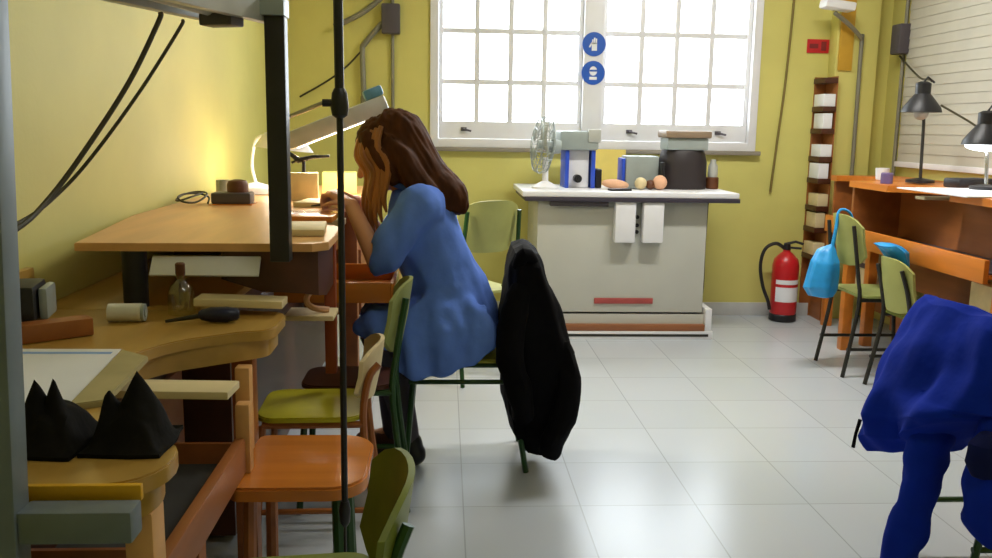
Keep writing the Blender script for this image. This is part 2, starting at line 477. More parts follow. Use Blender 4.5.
# case and tray
bm = bmesh.new()
box(bm, (XL+.05, 1.27, .30), (-.72, 2.40, TA-.076)); obj('case', bm, 'bench_dark', wb)
tr = bmesh.new()
box(tr, (-.72, 1.50, .47), (-.49, 2.02, .482)); box(tr, (-.72, 1.49, .47), (-.49, 1.50, .54)); box(tr, (-.72, 2.02, .47), (-.49, 2.03, .54))
tray = obj('tray', tr, 'bench_mid', wb)
bm = bmesh.new(); box(bm, (-.715, 1.502, .482), (-.492, 2.018, .492)); obj('tray_liner', bm, mat('dark_grey_felt', '#34322c', .9), tray, 'dark grey liner')
bm = bmesh.new(); box(bm, (-.49, 1.36, .455), (-.465, 2.06, .54), .005); obj('tray_front', bm, 'bench_mid', tray)
bm = bmesh.new(); box(bm, (-.489, 2.062, .45), (-.455, 2.10, .62), .006); obj('tray_end', bm, 'board', tray, 'lighter end block')
for x, y in ((-.53, 1.80), (-.53, 2.36), (-1.02, 1.30), (-1.02, 2.36)):
    bm = bmesh.new(); box(bm, (x-.028, y-.028, 0), (x+.028, y+.028, TA-.076 if x < -.9 or y > 2.2 else .4695), .004); obj('leg', bm, 'bench_mid', wb)
bm = bmesh.new(); box(bm, (-.73, 2.0, .12), (-.705, 2.40, .62), .003); obj('cupboard_side', bm, 'bench_mid', wb)
bm = bmesh.new(); box(bm, (-.50, 2.12, .48), (-.465, 2.16, TA-.077), .004); obj('support', bm, 'board', wb)

# ------------------------------------------------------------------ far workbench (higher top)
TB = .95
w2 = thing('jewellers_workbench', 'far high jewellers workbench against the yellow wall where the person in blue works', 'workbench', (-.72, 3.7, 0))
topB = [(XL+.015, 3.2), (-.985, 2.44), (-.36, 2.46), (-.32, 2.50), (-.325, 2.86)] + arc(-.335, 3.30, .17, .36, 262, 98, 12) + [(-.33, 3.72), (-.32, 4.9), (XL+.02, 4.9)]
bm = bmesh.new(); prism(bm, topB, TB-.022, TB, .002); obj('tabletop', bm, 'board', w2)
# curved brown apron at the near corner
bm = bmesh.new()
prof = [(-.60, 2.475), (-.50, 2.47), (-.40, 2.475), (-.35, 2.50), (-.335, 2.56), (-.34, 2.75)]
lowz = [.905, .84, .825, .82, .81, .81]
lz2 = [.845, .815, .81, .80, .79, .79]
outer = [[(x, y, TB-.0222), (x, y, lz)] for (x, y), lz in zip(prof, lz2)]
inner = [[(x-.015, y+.02, TB-.0222), (x-.015, y+.02, lz)] for (x, y), lz in zip(prof, lz2)]
loft(bm, [[a[0], a[1], b[1], b[0]] for a, b in zip(outer, inner)])
obj('apron', bm, 'bench_dark', w2, 'dark brown curved apron')
bm = bmesh.new(); box(bm, (-.37, 2.76, .5), (-.335, 2.80, TB-.0222), .005); obj('support', bm, mat('red_brown_post', '#8a3d1c', .45, vary=.15), w2, 'red-brown upright')
bm = bmesh.new(); box(bm, (-.47, 2.62, .70), (-.325, 2.75, .715), .003); obj('bench_pin', bm, 'cream', w2, 'small pale shelf')
bm = bmesh.new(); tube(bm, [(-.36, 2.70, .79), (-.40, 2.68, .775), (-.41, 2.67, .75), (-.39, 2.67, .73), (-.345, 2.68, .722)], .01, 8, 4); obj('bracket', bm, 'peach', w2, 'pale curved bracket')
# catch tray in front of the person
bm = bmesh.new()
box(bm, (-.60, 3.16, .648), (-.19, 3.175, .722), .003); box(bm, (-.60, 3.60, .648), (-.19, 3.615, .722), .003)
box(bm, (-.19, 3.16, .648), (-.175, 3.615, .722), .003); box(bm, (-.60, 3.175, .648), (-.19, 3.60, .658))
obj('catch_tray', bm, 'orange_x', w2, 'orange wooden catch tray')
bm = bmesh.new(); box(bm, (-.57, 3.31, TB-.045), (-.37, 3.41, TB-.0225), .003); obj('bench_pin', bm, 'cream', w2, 'pale wooden bench pin')
bm = bmesh.new(); box(bm, (XL+.06, 2.62, .03), (-.63, 4.85, .744)); box(bm, (XL+.06, 3.5, .744), (-.63, 4.85, TB-.0222)); obj('case', bm, 'bench_dark', w2)
bm = bmesh.new(); box(bm, (XL+.004, 2.4455, .745), (-.62, 3.499, .769), .002); obj('lower_shelf', bm, 'bench', w2, 'ochre lower shelf')
bm = bmesh.new(); cyl(bm, (-.845, 2.485, .7695), (-.845, 2.485, TB-.0222), .033); obj('leg', bm, 'black', w2, 'black round leg')
for x, y in ((-.40, 3.85), (-.40, 4.8), (-1.0, 4.8)):
    bm = bmesh.new(); box(bm, (x-.03, y-.03, 0), (x+.03, y+.03, TB-.0222), .004); obj('leg', bm, 'bench_mid', w2)
bm = bmesh.new(); box(bm, (-.61, 3.9, .45), (-.36, 4.76, .74), .004); obj('drawer_block', bm, 'bench_mid', w2)
bm = bmesh.new(); obox(bm, (-.645, 2.45, .888), (.29, .06, .008), (math.radians(52), 0, 0), .002)
obj('white_panel', bm, 'white_paint', w2, 'white panel under the top')

# stacked bright boards on the far bench near the pole
for i, (x0, y0, x1, y1, m, lab) in enumerate((
        (-.50, 2.62, -.36, 2.86, 'cream', 'pale wooden board on the far bench beside the dark square post'),
        (-.56, 3.0, -.37, 3.22, 'orange_x', 'orange wooden board on the far bench behind the pale one'),
        (-.58, 3.55, -.36, 3.75, 'cream', 'pale board on the far bench by the hands of the person'))):
    bm = bmesh.new(); obox(bm, ((x0+x1)/2, (y0+y1)/2, TB+.0105), (x1-x0, y1-y0, .02), (0, 0, .1-.12*i), .003)
    one('wood_board', bm, m, lab, 'board', 'boards lying on the far bench')

# ------------------------------------------------------------------ overhead lamp frame
lf = thing('lamp_gantry', 'grey steel frame with two upright posts carrying a long lamp above the near bench', 'lamp', (-.62, 1.2, 0))
bm = bmesh.new()
vs = box(bm, (-.70, 1.15, 0.0), (-.578, 1.195, 1.64), .004)
for v in bm.verts: v.co.x += (v.co.z-.65)*.03+.012
obj('post', bm, 'grey_steel', lf, 'broad grey post')
bm = bmesh.new(); box(bm, (-.564, 1.155, .712), (-.415, 1.20, .757), .004); obj('crossbar', bm, 'grey_steel', lf)
bm = bmesh.new(); box(bm, (-.458, 2.375, .912), (-.407, 2.425, 1.54), .003); obj('post', bm, 'dark_steel', lf, 'dark square post')
a, b = V((-.90, 1.30, 1.545)), V((-.53, 2.42, 1.516))
d = (b-a); L = d.length; ang = math.atan2(d.y, d.x)
def along(bm, off, size, bev=0):
    m = Matrix.Translation((a+b)/2) @ Matrix.Rotation(ang, 4, 'Z')
    box(bm, [o-s/2 for o, s in zip(off, size)], [o+s/2 for o, s in zip(off, size)], bev, m)
bm = bmesh.new()
along(bm, (0, 0, .05), (L+.1, .10, .035), .004)
along(bm, (0, .066, .022), (L+.1, .03, .055), .006); along(bm, (0, -.066, .022), (L+.1, .03, .055), .006)
obj('lamp_hood', bm, 'hood', lf, 'pale grey lamp hood')
bm = bmesh.new(); p0 = a+d*.05; p1 = a+d*.93
cyl(bm, p0+V((0, 0, .02)), p1+V((0, 0, .02)), .013); obj('lamp_tube', bm, mat('unlit_fluorescent_tube', '#c9cbc6', .3), lf)
bm = bmesh.new(); obox(bm, tuple(a+d*.90+V((.02, 0, 0))), (.06, .09, .03), (0, 0, ang), .006); obj('lamp_end', bm, 'greybox', lf)
bm = bmesh.new(); box(bm, (-.52, 2.36, 1.5405), (-.405, 2.44, 1.585), .002); obj('bracket', bm, 'machine2', lf)
bm = bmesh.new(); tube(bm, [(-.60, 1.172, 1.62), (-.86, 1.19, 1.63), (-.89, 1.30, 1.61)], .012, 8); obj('support_arm', bm, 'grey_steel', lf)

# two drooping cables
one('cable', mk(tube, [(-.606, 2.02, 1.50), (-.612, 2.02, 1.48), (-.663, 1.98, 1.357), (-.726, 1.92, 1.232), (-.78, 1.84, 1.124), (-.791, 1.7, 1.07), (-.82, 1.5, 1.04), (-.95, 1.32, .80)], .0055, 8, 6), 'cable',
    'thicker dark cable drooping from the overhead lamp along the yellow wall', 'cable')
one('cable', mk(tube, [(-.585, 2.11, 1.495), (-.591, 2.1, 1.475), (-.665, 2.06, 1.344), (-.747, 2.0, 1.209), (-.801, 1.94, 1.127), (-.827, 1.8, 1.074), (-.88, 1.55, 1.03), (-1.0, 1.40, .80)], .004, 8, 6), 'cable',
    'thinner brown cable drooping beside the thicker one from the overhead lamp', 'cable')

# dark slim pole with collar in front of the far bench
pl = thing('tool_stand', 'slim black pole with a clamp collar standing in front of the orange stool', 'stand', (-.2165, 1.90, 0))
X, Y = -.2165, 1.90
bm = bmesh.new(); tube(bm, [(X, Y, 1.32), (X-.003, Y, 2.0)], .0098, 10); obj('upper_tube', bm, 'black', pl)
bm = bmesh.new(); tube(bm, [(X, Y, .42), (X, Y, 1.33)], .0072, 10); obj('lower_tube', bm, 'black', pl)
bm = bmesh.new(); lathe(bm, (X, Y, 1.305), [(.009, -.02), (.016, -.015), (.019, 0), (.016, .03), (.011, .04)]); tube(bm, [(X-.01, Y, 1.315), (X-.035, Y, 1.315)], .008)
obj('clamp_collar', bm, 'black', pl)
bm = bmesh.new(); tube(bm, [(X, Y, .01), (X, Y, .44)], .0035, 8); obj('rod', bm, 'dark_steel', pl)
bm = bmesh.new(); lathe(bm, (X, Y, .40), [(.005, -.01), (.011, 0), (.013, .03), (.009, .05)]); obj('tip_sleeve', bm, 'black', pl)
bm = bmesh.new(); lathe(bm, (X, Y, 0.001), [(.05, 0), (.05, .008), (.02, .014), (.005, .02)]); obj('base', bm, 'dark_steel', pl)

# ------------------------------------------------------------------ things on the near bench
ps = thing('paper_sheet', 'big white sheet of paper with a blue line on the near bench', 'paper', (-.80, 1.77, TA))
bm = bmesh.new(); prism(bm, [(-.985, 1.56), (-.66, 1.56), (-.715, 1.99), (-1.0, 1.99)], TA+.0006, TA+.0022); obj('sheet', bm, 'paper', ps)
bm = bmesh.new(); prism(bm, [(-.99, 1.945), (-.722, 1.945), (-.724, 1.962), (-.992, 1.962)], TA+.0023, TA+.0027); obj('print_line', bm, 'paper_blue', ps, 'pale blue line')
one('wood_strip', mk(prism, [(-.655, 1.55), (-.60, 1.58), (-.625, 1.89), (-.70, 1.95)], TA+.0006, TA+.012, .002), mat('greenish_raw_wood', '#a99c6c', .6), 'flat greenish wooden strip lying beside the white sheet', 'board')

def peak(name, pts, apex, label, seed):
    """crumpled black cloth with pointed peaks: base polygon plus ridge points"""
    bm = bmesh.new()
    n = 40; cx = sum(p[0] for p in pts)/len(pts); cy = sum(p[1] for p in pts)/len(pts)
    x0, x1 = min(p[0] for p in pts), max(p[0] for p in pts); y0, y1 = min(p[1] for p in pts), max(p[1] for p in pts)
    g = {}
    for i in range(n+1):
        for j in range(n+1):
            u, v = i/n, j/n
            x, y = x0+(x1-x0)*u, y0+(y1-y0)*v
            h = 0
            for ax, ay, ah, rad in apex:
                dd = math.hypot((x-ax)/rad, (y-ay)/(rad*1.2))
                h = max(h, ah*max(0, 1-dd)**.85)
            e = min(u, 1-u, v, 1-v)*6
            h = h*min(1, e)+.004+.012*min(1, e)*noise.noise(V((x*30, y*30, seed)))
            wob = .010*noise.noise(V((x*12, y*12, seed+5)))
            g[i, j] = bm.verts.new((x+wob, y+wob, TA+.003+max(0, h)))
    bb = {}
    for i in range(n):
        for j in range(n):
            bm.faces.new((g[i, j], g[i+1, j], g[i+1, j+1], g[i, j+1]))
    bot = []
    edge = [(i, 0) for i in range(n)]+[(n, j) for j in range(n)]+[(n-i, n) for i in range(n)]+[(0, n-j) for j in range(n)]
    be = [bm.verts.new((g[k].co.x, g[k].co.y, TA+.0008)) for k in edge]
    for k in range(len(edge)):
        m2 = (k+1) % len(edge)
        bm.faces.new((g[edge[m2]], g[edge[k]], be[k], be[m2]))
    bm.faces.new(be[::-1])
    one(name, bm, 'felt', label, 'cloth', 'black cloth scraps on the near bench')
peak('black_cloth', [(-.66, 1.31), (-.552, 1.46)], [(-.63, 1.37, .10, .04), (-.60, 1.375, .105, .035), (-.60, 1.38, .07, .08)], 'smaller black cloth scrap with one spike, next to the grey post on the near bench', 1)
peak('black_cloth', [(-.55, 1.32), (-.425, 1.46)], [(-.52, 1.385, .085, .05), (-.475, 1.39, .11, .055), (-.485, 1.38, .07, .075)], 'wider black cloth scrap folded into two peaks at the rounded bench corner', 9)

# black tool box and brown block by the wall
bx = thing('tool_box', 'small black box with a grey lid end against the wall at the near bench', 'box', (-.99, 2.18, TA))
bm = bmesh.new(); obox(bm, (-1.01, 2.16, TA+.061), (.10, .14, .12), (0, 0, .2), .012); obj('body', bm, 'black', bx)
bm = bmesh.new(); obox(bm, (-.95, 2.18, TA+.075), (.02, .10, .075), (0, 0, .2), .008); obj('lid_end', bm, 'machine2', bx, 'grey end plate')
one('wood_block', mk(obox, (-.905, 2.10, TA+.022), (.055, .16, .042), (0, 0, -.9), .004), 'bench_mid', 'small reddish brown wood block beside the black box', 'block')
# tape roll lying
tp = thing('paper_roll', 'short white paper roll lying on the near bench', 'roll', (-.79, 2.31, TA))
bm = bmesh.new(); cyl(bm, (-.845, 2.28, TA+.024), (-.765, 2.285, TA+.024), .0232); obj('roll', bm, 'tape', tp)
bm = bmesh.new(); cyl(bm, (-.764, 2.2851, TA+.024), (-.757, 2.2855, TA+.024), .0225); cyl(bm, (-.757, 2.2855, TA+.024), (-.754, 2.2857, TA+.024), .012); obj('roll_end', bm, 'machine2', tp, 'grey end')
# glass bottle
gb = thing('glass_bottle', 'small clear glass bottle with brown stopper on the near bench', 'bottle', (-.69, 2.37, TA))
bm = bmesh.new(); lathe(bm, (-.69, 2.37, TA+.001), [(.026, 0), (.034, .004), (.034, .055), (.028, .075), (.012, .09), (.011, .105)]); obj('body', bm, 'bottle', gb)
bm = bmesh.new(); lathe(bm, (-.69, 2.37, TA+.1065), [(.008, -.01), (.011, 0), (.0125, .004), (.0125, .03), (.009, .033)]); obj('stopper', bm, 'browncap', gb)
# dark handled tool
hd = thing('graver_tool', 'dark blue fat-handled hand tool lying at the edge of the near bench', 'tool', (-.62, 2.27, TA))
bm = bmesh.new(); lathe(bm, (-.62, 2.27, TA+.021), [(.008, 0), (.014, .008), (.019, .03), (.02, .07), (.015, .095), (.01, .10)], axis=(1, .12, 0)); obj('handle', bm, mat('dark_blue_handle', '#14183c', .35), hd)
bm = bmesh.new(); tube(bm, [(-.618, 2.27, TA+.018), (-.70, 2.26, TA+.006)], [.0065, .004]); obj('shank', bm, 'dark_steel', hd)

# ------------------------------------------------------------------ things on the far bench
one('cable_coil', mk(tube, [(-.985+.05*math.cos(t*.9)-.004*t, 3.62+.12*math.sin(t*.9)+.01*t, TB+.008+.03*abs(math.sin(t*.55))) for t in range(0, 15)], .004, 8, 5), 'cable', 'loose brown cable coil on the far bench beside the black motor', 'cable')
mo = thing('bench_motor', 'small black motor block with brown top on the far bench', 'motor', (-.85, 3.68, TB))
bm = bmesh.new(); obox(bm, (-.85, 3.68, TB+.0265), (.155, .11, .045), (0, 0, .05), .01); obj('body', bm, 'greybox', mo)
bm = bmesh.new(); lathe(bm, (-.83, 3.68, TB+.0495), [(.042, 0), (.042, .03), (.035, .045), (.015, .05)]); obj('cap', bm, 'browncap', mo, 'brown cap')
bm = bmesh.new(); obox(bm, (-.85, 3.68, TB+.0025), (.17, .125, .004), (0, 0, .05)); obj('base', bm, 'orange_x', mo)
# white task lamp lit over the far bench
lm = thing('task_lamp', 'lit white task lamp with wide hood near the end of the far bench', 'lamp', (-.90, 4.55, TB))
bm = bmesh.new(); lathe(bm, (-.95, 4.62, TB+.001), [(.07, 0), (.07, .012), (.03, .025), (.01, .03)]); obj('base', bm, 'white_paint', lm)
bm = bmesh.new(); tube(bm, [(-.95, 4.62, TB+.025), (-.97, 4.63, TB+.12), (-.93, 4.58, TB+.25), (-.82, 4.5, TB+.27)], .008, 8, 5); obj('arm', bm, 'white_paint', lm)
bm = bmesh.new(); n = 18
loft(bm, [[V((-.78+r*math.cos(2*PI*i/n)*1.3, 4.46+r*math.sin(2*PI*i/n)*.8, TB+z-.12*r*math.cos(2*PI*i/n))) for i in range(n)] for r, z in ((.03, .29), (.07, .27), (.11, .20), (.105, .20), (.06, .25), (.02, .26))])
obj('lamp_shade', bm, 'white_paint', lm)
bm = bmesh.new(); ellipsoid(bm, (-.78, 4.46, TB+.222), (.035, .03, .022)); obj('bulb', bm, 'bulb', lm)
# white cloth/papers near the wall
one('white_tray', mk(obox, (-.93, 4.28, TB+.0155), (.20, .22, .03), (0, 0, .3), .006), 'white_paint', 'shallow white tray on the far bench below the task lamp', 'tray')
one('tin_cup', mk(lathe, (-.97, 4.02, TB+.001), [(.028, 0), (.03, .002), (.03, .075), (.026, .075), (.026, .006)]), 'machine2', 'small grey cup against the yellow wall on the far bench', 'cup')
# grey tilted bench luminaire and swing arm
gl = thing('swing_lamp', 'grey tilted strip lamp above the far bench in front of the bent head', 'lamp', (-.70, 4.12, TB))
m4 = Matrix.Translation((-.47, 4.0, 1.285)) @ Matrix.Rotation(math.radians(8), 4, 'Z') @ Matrix.Rotation(math.radians(-22), 4, 'Y')
bm = bmesh.new(); box(bm, (-.23, -.065, -.04), (.23, .065, .035), .014, m4); obj('lamp_hood', bm, 'hood', gl)
bm = bmesh.new(); box(bm, (-.20, -.035, -.046), (.20, .035, -.0405), .003, m4); obj('lamp_tube', bm, 'tube', gl)
bm = bmesh.new(); tube(bm, [(-.74, 4.10, TB+.001), (-.76, 4.10, 1.22), (-.70, 4.10, 1.30), (-.52, 4.09, 1.375), (-.48, 4.04, 1.33)], .010, 8)
obj('arm', bm, 'pipe', gl)
bm = bmesh.new(); box(bm, (.15, -.045, .036), (.235, .045, .08), .012, m4); obj('end_cap', bm, 'tealglow', gl, 'blue-grey end cap')
# pliers
pr = thing('pliers', 'black pliers held upright in a wooden rack on the far bench', 'pliers', (-.60, 3.9, TB))
bm = bmesh.new(); obox(bm, (-.60, 3.9, TB+.06), (.12, .04, .118), (0, 0, .1), .004); obj('rack', bm, 'cream', pr)
bm = bmesh.new(); tube(bm, [(-.66, 3.9, TB+.20), (-.62, 3.9, TB+.17), (-.56, 3.9, TB+.185), (-.49, 3.9, TB+.19)], [.008, .014, .009, .006]); tube(bm, [(-.65, 3.9, TB+.16), (-.60, 3.9, TB+.18), (-.60, 3.9, TB+.12)], [.006, .011, .009])
obj('jaws', bm, 'black', pr)
one('box_cream', mk(obox, (-.50, 4.35, TB+.051), (.16, .14, .10), (0, 0, .1), .005), 'yellowpaper', 'cream cardboard box standing on the far bench behind the pliers', 'box').name = 'cardboard_box'
one('paper_sheet', mk(obox, (-.44, 3.98, TB+.0035), (.12, .16, .005), (0, 0, .3)), 'paper', 'white folded sheet on the far bench in front of the bent face', 'paper')

# ------------------------------------------------------------------ back wall fittings
cd = thing('wall_conduit', 'dark junction box with grey pipes on the back wall beside the window, above the person', 'conduit', (-.35, YB, 1.2))
bm = bmesh.new(); box(bm, (-.415, YB-.075, 1.86), (-.295, YB-.001, 2.05), .012); obj('junction_box', bm, 'greybox', cd)
bm = bmesh.new(); tube(bm, [(-.345, YB-.02, .9), (-.345, YB-.02, 1.86)], .011, 8); tube(bm, [(-.345, YB-.02, 2.04), (-.345, YB-.02, ZC-.02)], .012, 8); obj('pipe', bm, 'pipe', cd)
bm = bmesh.new(); tube(bm, [(-.41, YB-.03, 1.93), (-.52, YB-.04, 1.80), (-.54, YB-.04, 1.74), (-.53, YB-.04, 1.42)], .018, 8, 4); tube(bm, [(-.53, YB-.04, 1.46), (-.53, YB-.04, 1.38)], .026); obj('drop_pipe', bm, 'pipe', cd)
bm = bmesh.new(); tube(bm, [(-.72, YB-.05, 1.90), (-.55, YB-.05, 1.98), (-.40, YB-.05, 2.10), (-.36, YB-.03, 2.2)], .018, 8, 4); obj('branch_pipe', bm, 'pipe', cd)
one('cable', mk(tube, [(-.545, YB-.045, 1.75), (-.64, YB-.05, 1.65), (-.76, YB-.04, 1.56), (-.95, YB-.03, 1.45)], .006, 8, 5), 'cable', 'slack cable on the back wall below the dark junction box', 'cable')

def disc_sign(z, lab, kind):
    t = thing('safety_sign', lab, 'sign', (.98, YB-.02, z), 0, 'round blue safety signs')
    bm = bmesh.new(); cyl(bm, (.98, YB-.024, z), (.98, YB-.0202, z), .078, n=40); obj('disc', bm, 'sign_blue', t)
    y = YB-.0246
    bm = bmesh.new()
    cyl(bm, (.98, y+.0004, z), (.98, y+.0005, z), .001)
    bm.free()
    bm = bmesh.new()
    if kind == 0:   # glove
        box(bm, (.965, y-.001, z-.042), (1.0, y, z+.01), .0003)
        for i, h in enumerate((.03, .042, .036)):
            box(bm, (.966+i*.0118, y-.001, z), (.9755+i*.0118, y, z+h), .0003)
        obox(bm, (.958, y-.0005, z-.005), (.01, .001, .035), (0, .5, 0))
    else:           # head with goggles
        ellipsoid(bm, (.98, y, z+.012), (.026, .001, .03)); box(bm, (.955, y-.001, z-.045), (1.005, y, z-.026), .0003)
    obj('pictogram', bm, 'paper', t, 'white pictogram')
    if kind == 1:
        bm = bmesh.new(); box(bm, (.955, y-.0026, z+.008), (1.005, y-.0014, z+.02)); obj('goggles', bm, 'sign_blue', t)
disc_sign(1.825, 'upper round blue sign on the white post between the two window sashes', 0)
disc_sign(1.64, 'lower round blue sign on the white post between the two window sashes', 1)
sg = thing('fire_sign', 'small red rectangular sign on the yellow wall above the fire extinguisher', 'sign', (2.51, YB-.01, 1.80))
bm = bmesh.new(); box(bm, (2.425, YB-.008, 1.80), (2.575, YB-.001, 1.89), .001); obj('plate', bm, 'red', sg)
bm = bmesh.new(); box(bm, (2.44, YB-.0095, 1.83), (2.50, YB-.0081, 1.86)); box(bm, (2.52, YB-.0095, 1.815), (2.555, YB-.0081, 1.875)); obj('pictogram', bm, 'darkred', sg)
one('wall_cable', mk(tube, [(2.33, YB-.012, 2.85), (2.31, YB-.012, 2.1), (2.29, YB-.012, 1.6), (2.26, YB-.012, 1.2), (2.235, YB-.012, .86)], .0085, 8, 6), mat('brown_cable', '#7a6a30', .6), 'thin brown cable running down the yellow wall between window and extinguisher', 'cable')

# fire extinguisher
fe = thing('fire_extinguisher', 'red fire extinguisher with black hose standing against the yellow wall', 'fire extinguisher', (2.33, 5.95, 0))
X, Y = 2.315, 5.92
bm = bmesh.new(); lathe(bm, (X, Y, .04), [(.07, 0), (.085, .01), (.088, .02), (.088, .34), (.078, .385), (.045, .42), (.025, .435), (.025, .45)], 28); obj('cylinder', bm, 'red', fe)
bm = bmesh.new(); lathe(bm, (X, Y, .002), [(.082, 0), (.09, .005), (.09, .045), (.086, .05)], 28); obj('foot_ring', bm, 'black', fe)
bm = bmesh.new(); ang0 = 0
pts = []
loft(bm, [[V((X+.0885*math.sin(a), Y-.0885*math.cos(a), z)) for a in [math.radians(-60+12*k) for k in range(11)]] for z in (.14, .24)], cap=False, closed=False); obj('label', bm, 'paper', fe, 'white label')
bm = bmesh.new(); loft(bm, [[V((X+.0888*math.sin(a), Y-.0888*math.cos(a), z)) for a in [math.radians(-60+12*k) for k in range(11)]] for z in (.26, .29)], cap=False, closed=False); obj('label_band', bm, 'paper', fe, 'thin white band')
bm = bmesh.new(); lathe(bm, (X, Y, .485), [(.024, 0), (.026, .005), (.022, .04)]); tube(bm, [(X-.02, Y, .525), (X+.05, Y-.02, .545), (X+.10, Y-.03, .53)], .009); tube(bm, [(X-.01, Y, .505), (X+.09, Y-.03, .50)], .008); obj('valve_handle', bm, 'black', fe)
bm = bmesh.new(); tube(bm, [(X-.02, Y, .50), (X-.08, Y, .53), (X-.15, Y, .49), (X-.175, Y, .38), (X-.15, Y, .24), (X-.115, Y-.02, .14), (X-.10, Y-.02, .08)], .012, 8, 6); obj('hose', bm, 'black', fe)

# rack with brown and white boxes, pillar strip, pipe and lamp
rk = thing('narrow_rack', 'narrow dark wooden wall rack filled with white blocks beside the pillar', 'rack', (2.60, YB-.2, 0))
x0, x1, y0, y1 = 2.485, 2.572, YB-.20, YB-.001
for i in range(8):
    z = .42+i*.165+(0.02 if i % 2 else 0); bm = bmesh.new(); box(bm, (x0, y0, z), (x1, y1-.0125, z+.034), .002); obj('shelf', bm, 'bench_dark', rk)
bm = bmesh.new(); box(bm, (x1+.0005, y0+.01, 0), (x1+.0065, y1, 1.64)); obj('side_panel', bm, 'bench_mid', rk)
bm = bmesh.new(); box(bm, (x0+.01, y1-.012, 0), (x1, y1, 1.64)); obj('back_panel', bm, 'bench_mid', rk)
for i in range(7):
    z = .42+i*.165+(0.02 if i % 2 else 0)
    one('white_block', mk(box, (x0+.004+.004*(i % 3), y0+.01, z+.0345), (x1-.003-.012*(i % 2), y1-.03, z+.115+.02*(i % 2)), .003), 'cream' if i < 3 else 'paper',
        ['cream block on the lowest shelf of the narrow rack', 'cream block on the second shelf of the narrow rack from the floor', 'cream block on the third shelf of the narrow rack from the floor',
         'white block on the middle shelf of the narrow rack', 'white block just above the middle shelf of the narrow rack', 'white block on the next to topmost level of the narrow rack', 'white block on the topmost level of the narrow rack'][i], 'block', 'blocks filling the narrow rack')
one('ochre_batten', mk(box, (2.592, YB-.135, 1.68), (2.685, YB-.121, 2.4), .002), 'ochre', 'ochre coloured wooden batten on the pillar above the narrow rack', 'batten')
wl = thing('bracket_lamp', 'white lamp head on a thin grey bracket pipe fixed to the yellow pillar', 'lamp', (2.70, YB-.14, 1.2))
bm = bmesh.new(); tube(bm, [(2.74, YB-.14, .98), (2.735, YB-.14, 1.84), (2.72, YB-.16, 1.89), (2.60, YB-.22, 1.97), (2.49, YB-.26, 2.03)], .014, 8, 3); obj('bracket_pipe', bm, 'pipe', wl)
bm = bmesh.new(); obox(bm, (2.50, YB-.27, 2.075), (.20, .12, .055), (0, .12, 0), .015); obj('lamp_head', bm, 'white_paint', wl)
c2 = thing('wall_conduit', 'dark grey switch box with pipe at the room corner above the black desk lamp', 'conduit', (2.93, YB-.08, 1.0))
bm = bmesh.new(); box(bm, (2.90, YB-.32, 1.78), (2.998, YB-.20, 1.97), .012); obj('switch_box', bm, 'greybox', c2)
bm = bmesh.new(); tube(bm, [(2.965, YB-.26, 1.0), (2.965, YB-.26, 1.78)], .013, 8); tube(bm, [(2.965, YB-.26, 1.97), (2.965, YB-.26, 2.8)], .013, 8); obj('pipe', bm, 'pipe', c2)
bm = bmesh.new(); tube(bm, [(2.88, YB-.03, .9), (2.88, YB-.03, 2.86)], .018, 8); obj('corner_pipe', bm, mat('brown_pipe', '#7a5a26', .5), c2, 'brown pipe')

# ------------------------------------------------------------------ grey machine cabinet under the window
mc = thing('machine_cabinet', 'tall pale grey machine cabinet with white worktop under the window', 'cabinet', (1.1, 5.6, 0))
x0, x1, y0, y1 = .56, 1.60, 5.36, 6.02
bm = bmesh.new(); box(bm, (x0, y0+.03, .16), (x1, y1, .845), .008); obj('body', bm, 'machine', mc)
bm = bmesh.new(); box(bm, (.46, y0-.05, .872), (1.765, y1+.02, .905), .006); obj('worktop', bm, 'white_paint', mc)
bm = bmesh.new(); box(bm, (.475, y0-.056, .846), (1.77, y1, .8715), .003); obj('worktop_edge', bm, mat('dark_purple_edging', '#3a3440', .5), mc, 'dark edging')
bm = bmesh.new(); box(bm, (x0-.01, y0-.02, .0), (x1+.06, y1, .05), .004); box(bm, (x0-.01, y0+.02, .05), (x0+.02, y1, .16), .003); box(bm, (x1+.01, y0-.01, .05), (x1+.05, y1, .19), .003); obj('plinth', bm, 'white_paint', mc)
bm = bmesh.new(); box(bm, (x0+.02, y0-.015, .052), (x1+.008, y0+.30, .09), .003); obj('foot_shelf', bm, 'brownshelf', mc, 'brown foot shelf')
bm = bmesh.new(); box(bm, (x0+.02, y0+.025, .09), (x1+.008, y0+.031, .15)); obj('recess', bm, 'machine', mc)
bm = bmesh.new(); box(bm, (.92, y0+.02, .215), (1.285, y0+.0295, .25), .003); obj('strip', bm, 'redlabel', mc, 'faded red strip')
bm = bmesh.new(); box(bm, (.63, y0-.03, .815), (.98, y0+.03, .8455), .004); obj('rail', bm, 'greybox', mc, 'dark rail')
for k, x in enumerate((1.02, 1.19)):
    bm = bmesh.new(); box(bm, (x, y0-.045, .60), (x+.125, y0+.0295, .845), .010); obj('switch_box', bm, 'white_paint', mc, 'white switch box')
bm = bmesh.new()
for z in (.66, .70, .75): cyl(bm, (1.167, y0+.02, z), (1.167, y0+.0298, z), .012)
obj('switches', bm, 'black', mc)
bm = bmesh.new(); box(bm, (x0+.01, y0-.022, .018), (x1+.03, y0-.0202, .034)); obj('plinth_slot', bm, 'dark_steel', mc, 'dark slot line')
one('power_cable', mk(tube, [(1.69, 5.7, .84), (1.70, 5.75, .5), (1.73, 5.85, .2), (1.69, 5.9, .05), (1.75, 6.0, .02), (1.85, 6.04, .02)], .006, 8, 6), 'cable', 'thin power cable hanging beside the grey machine cabinet', 'cable')
WT = .905
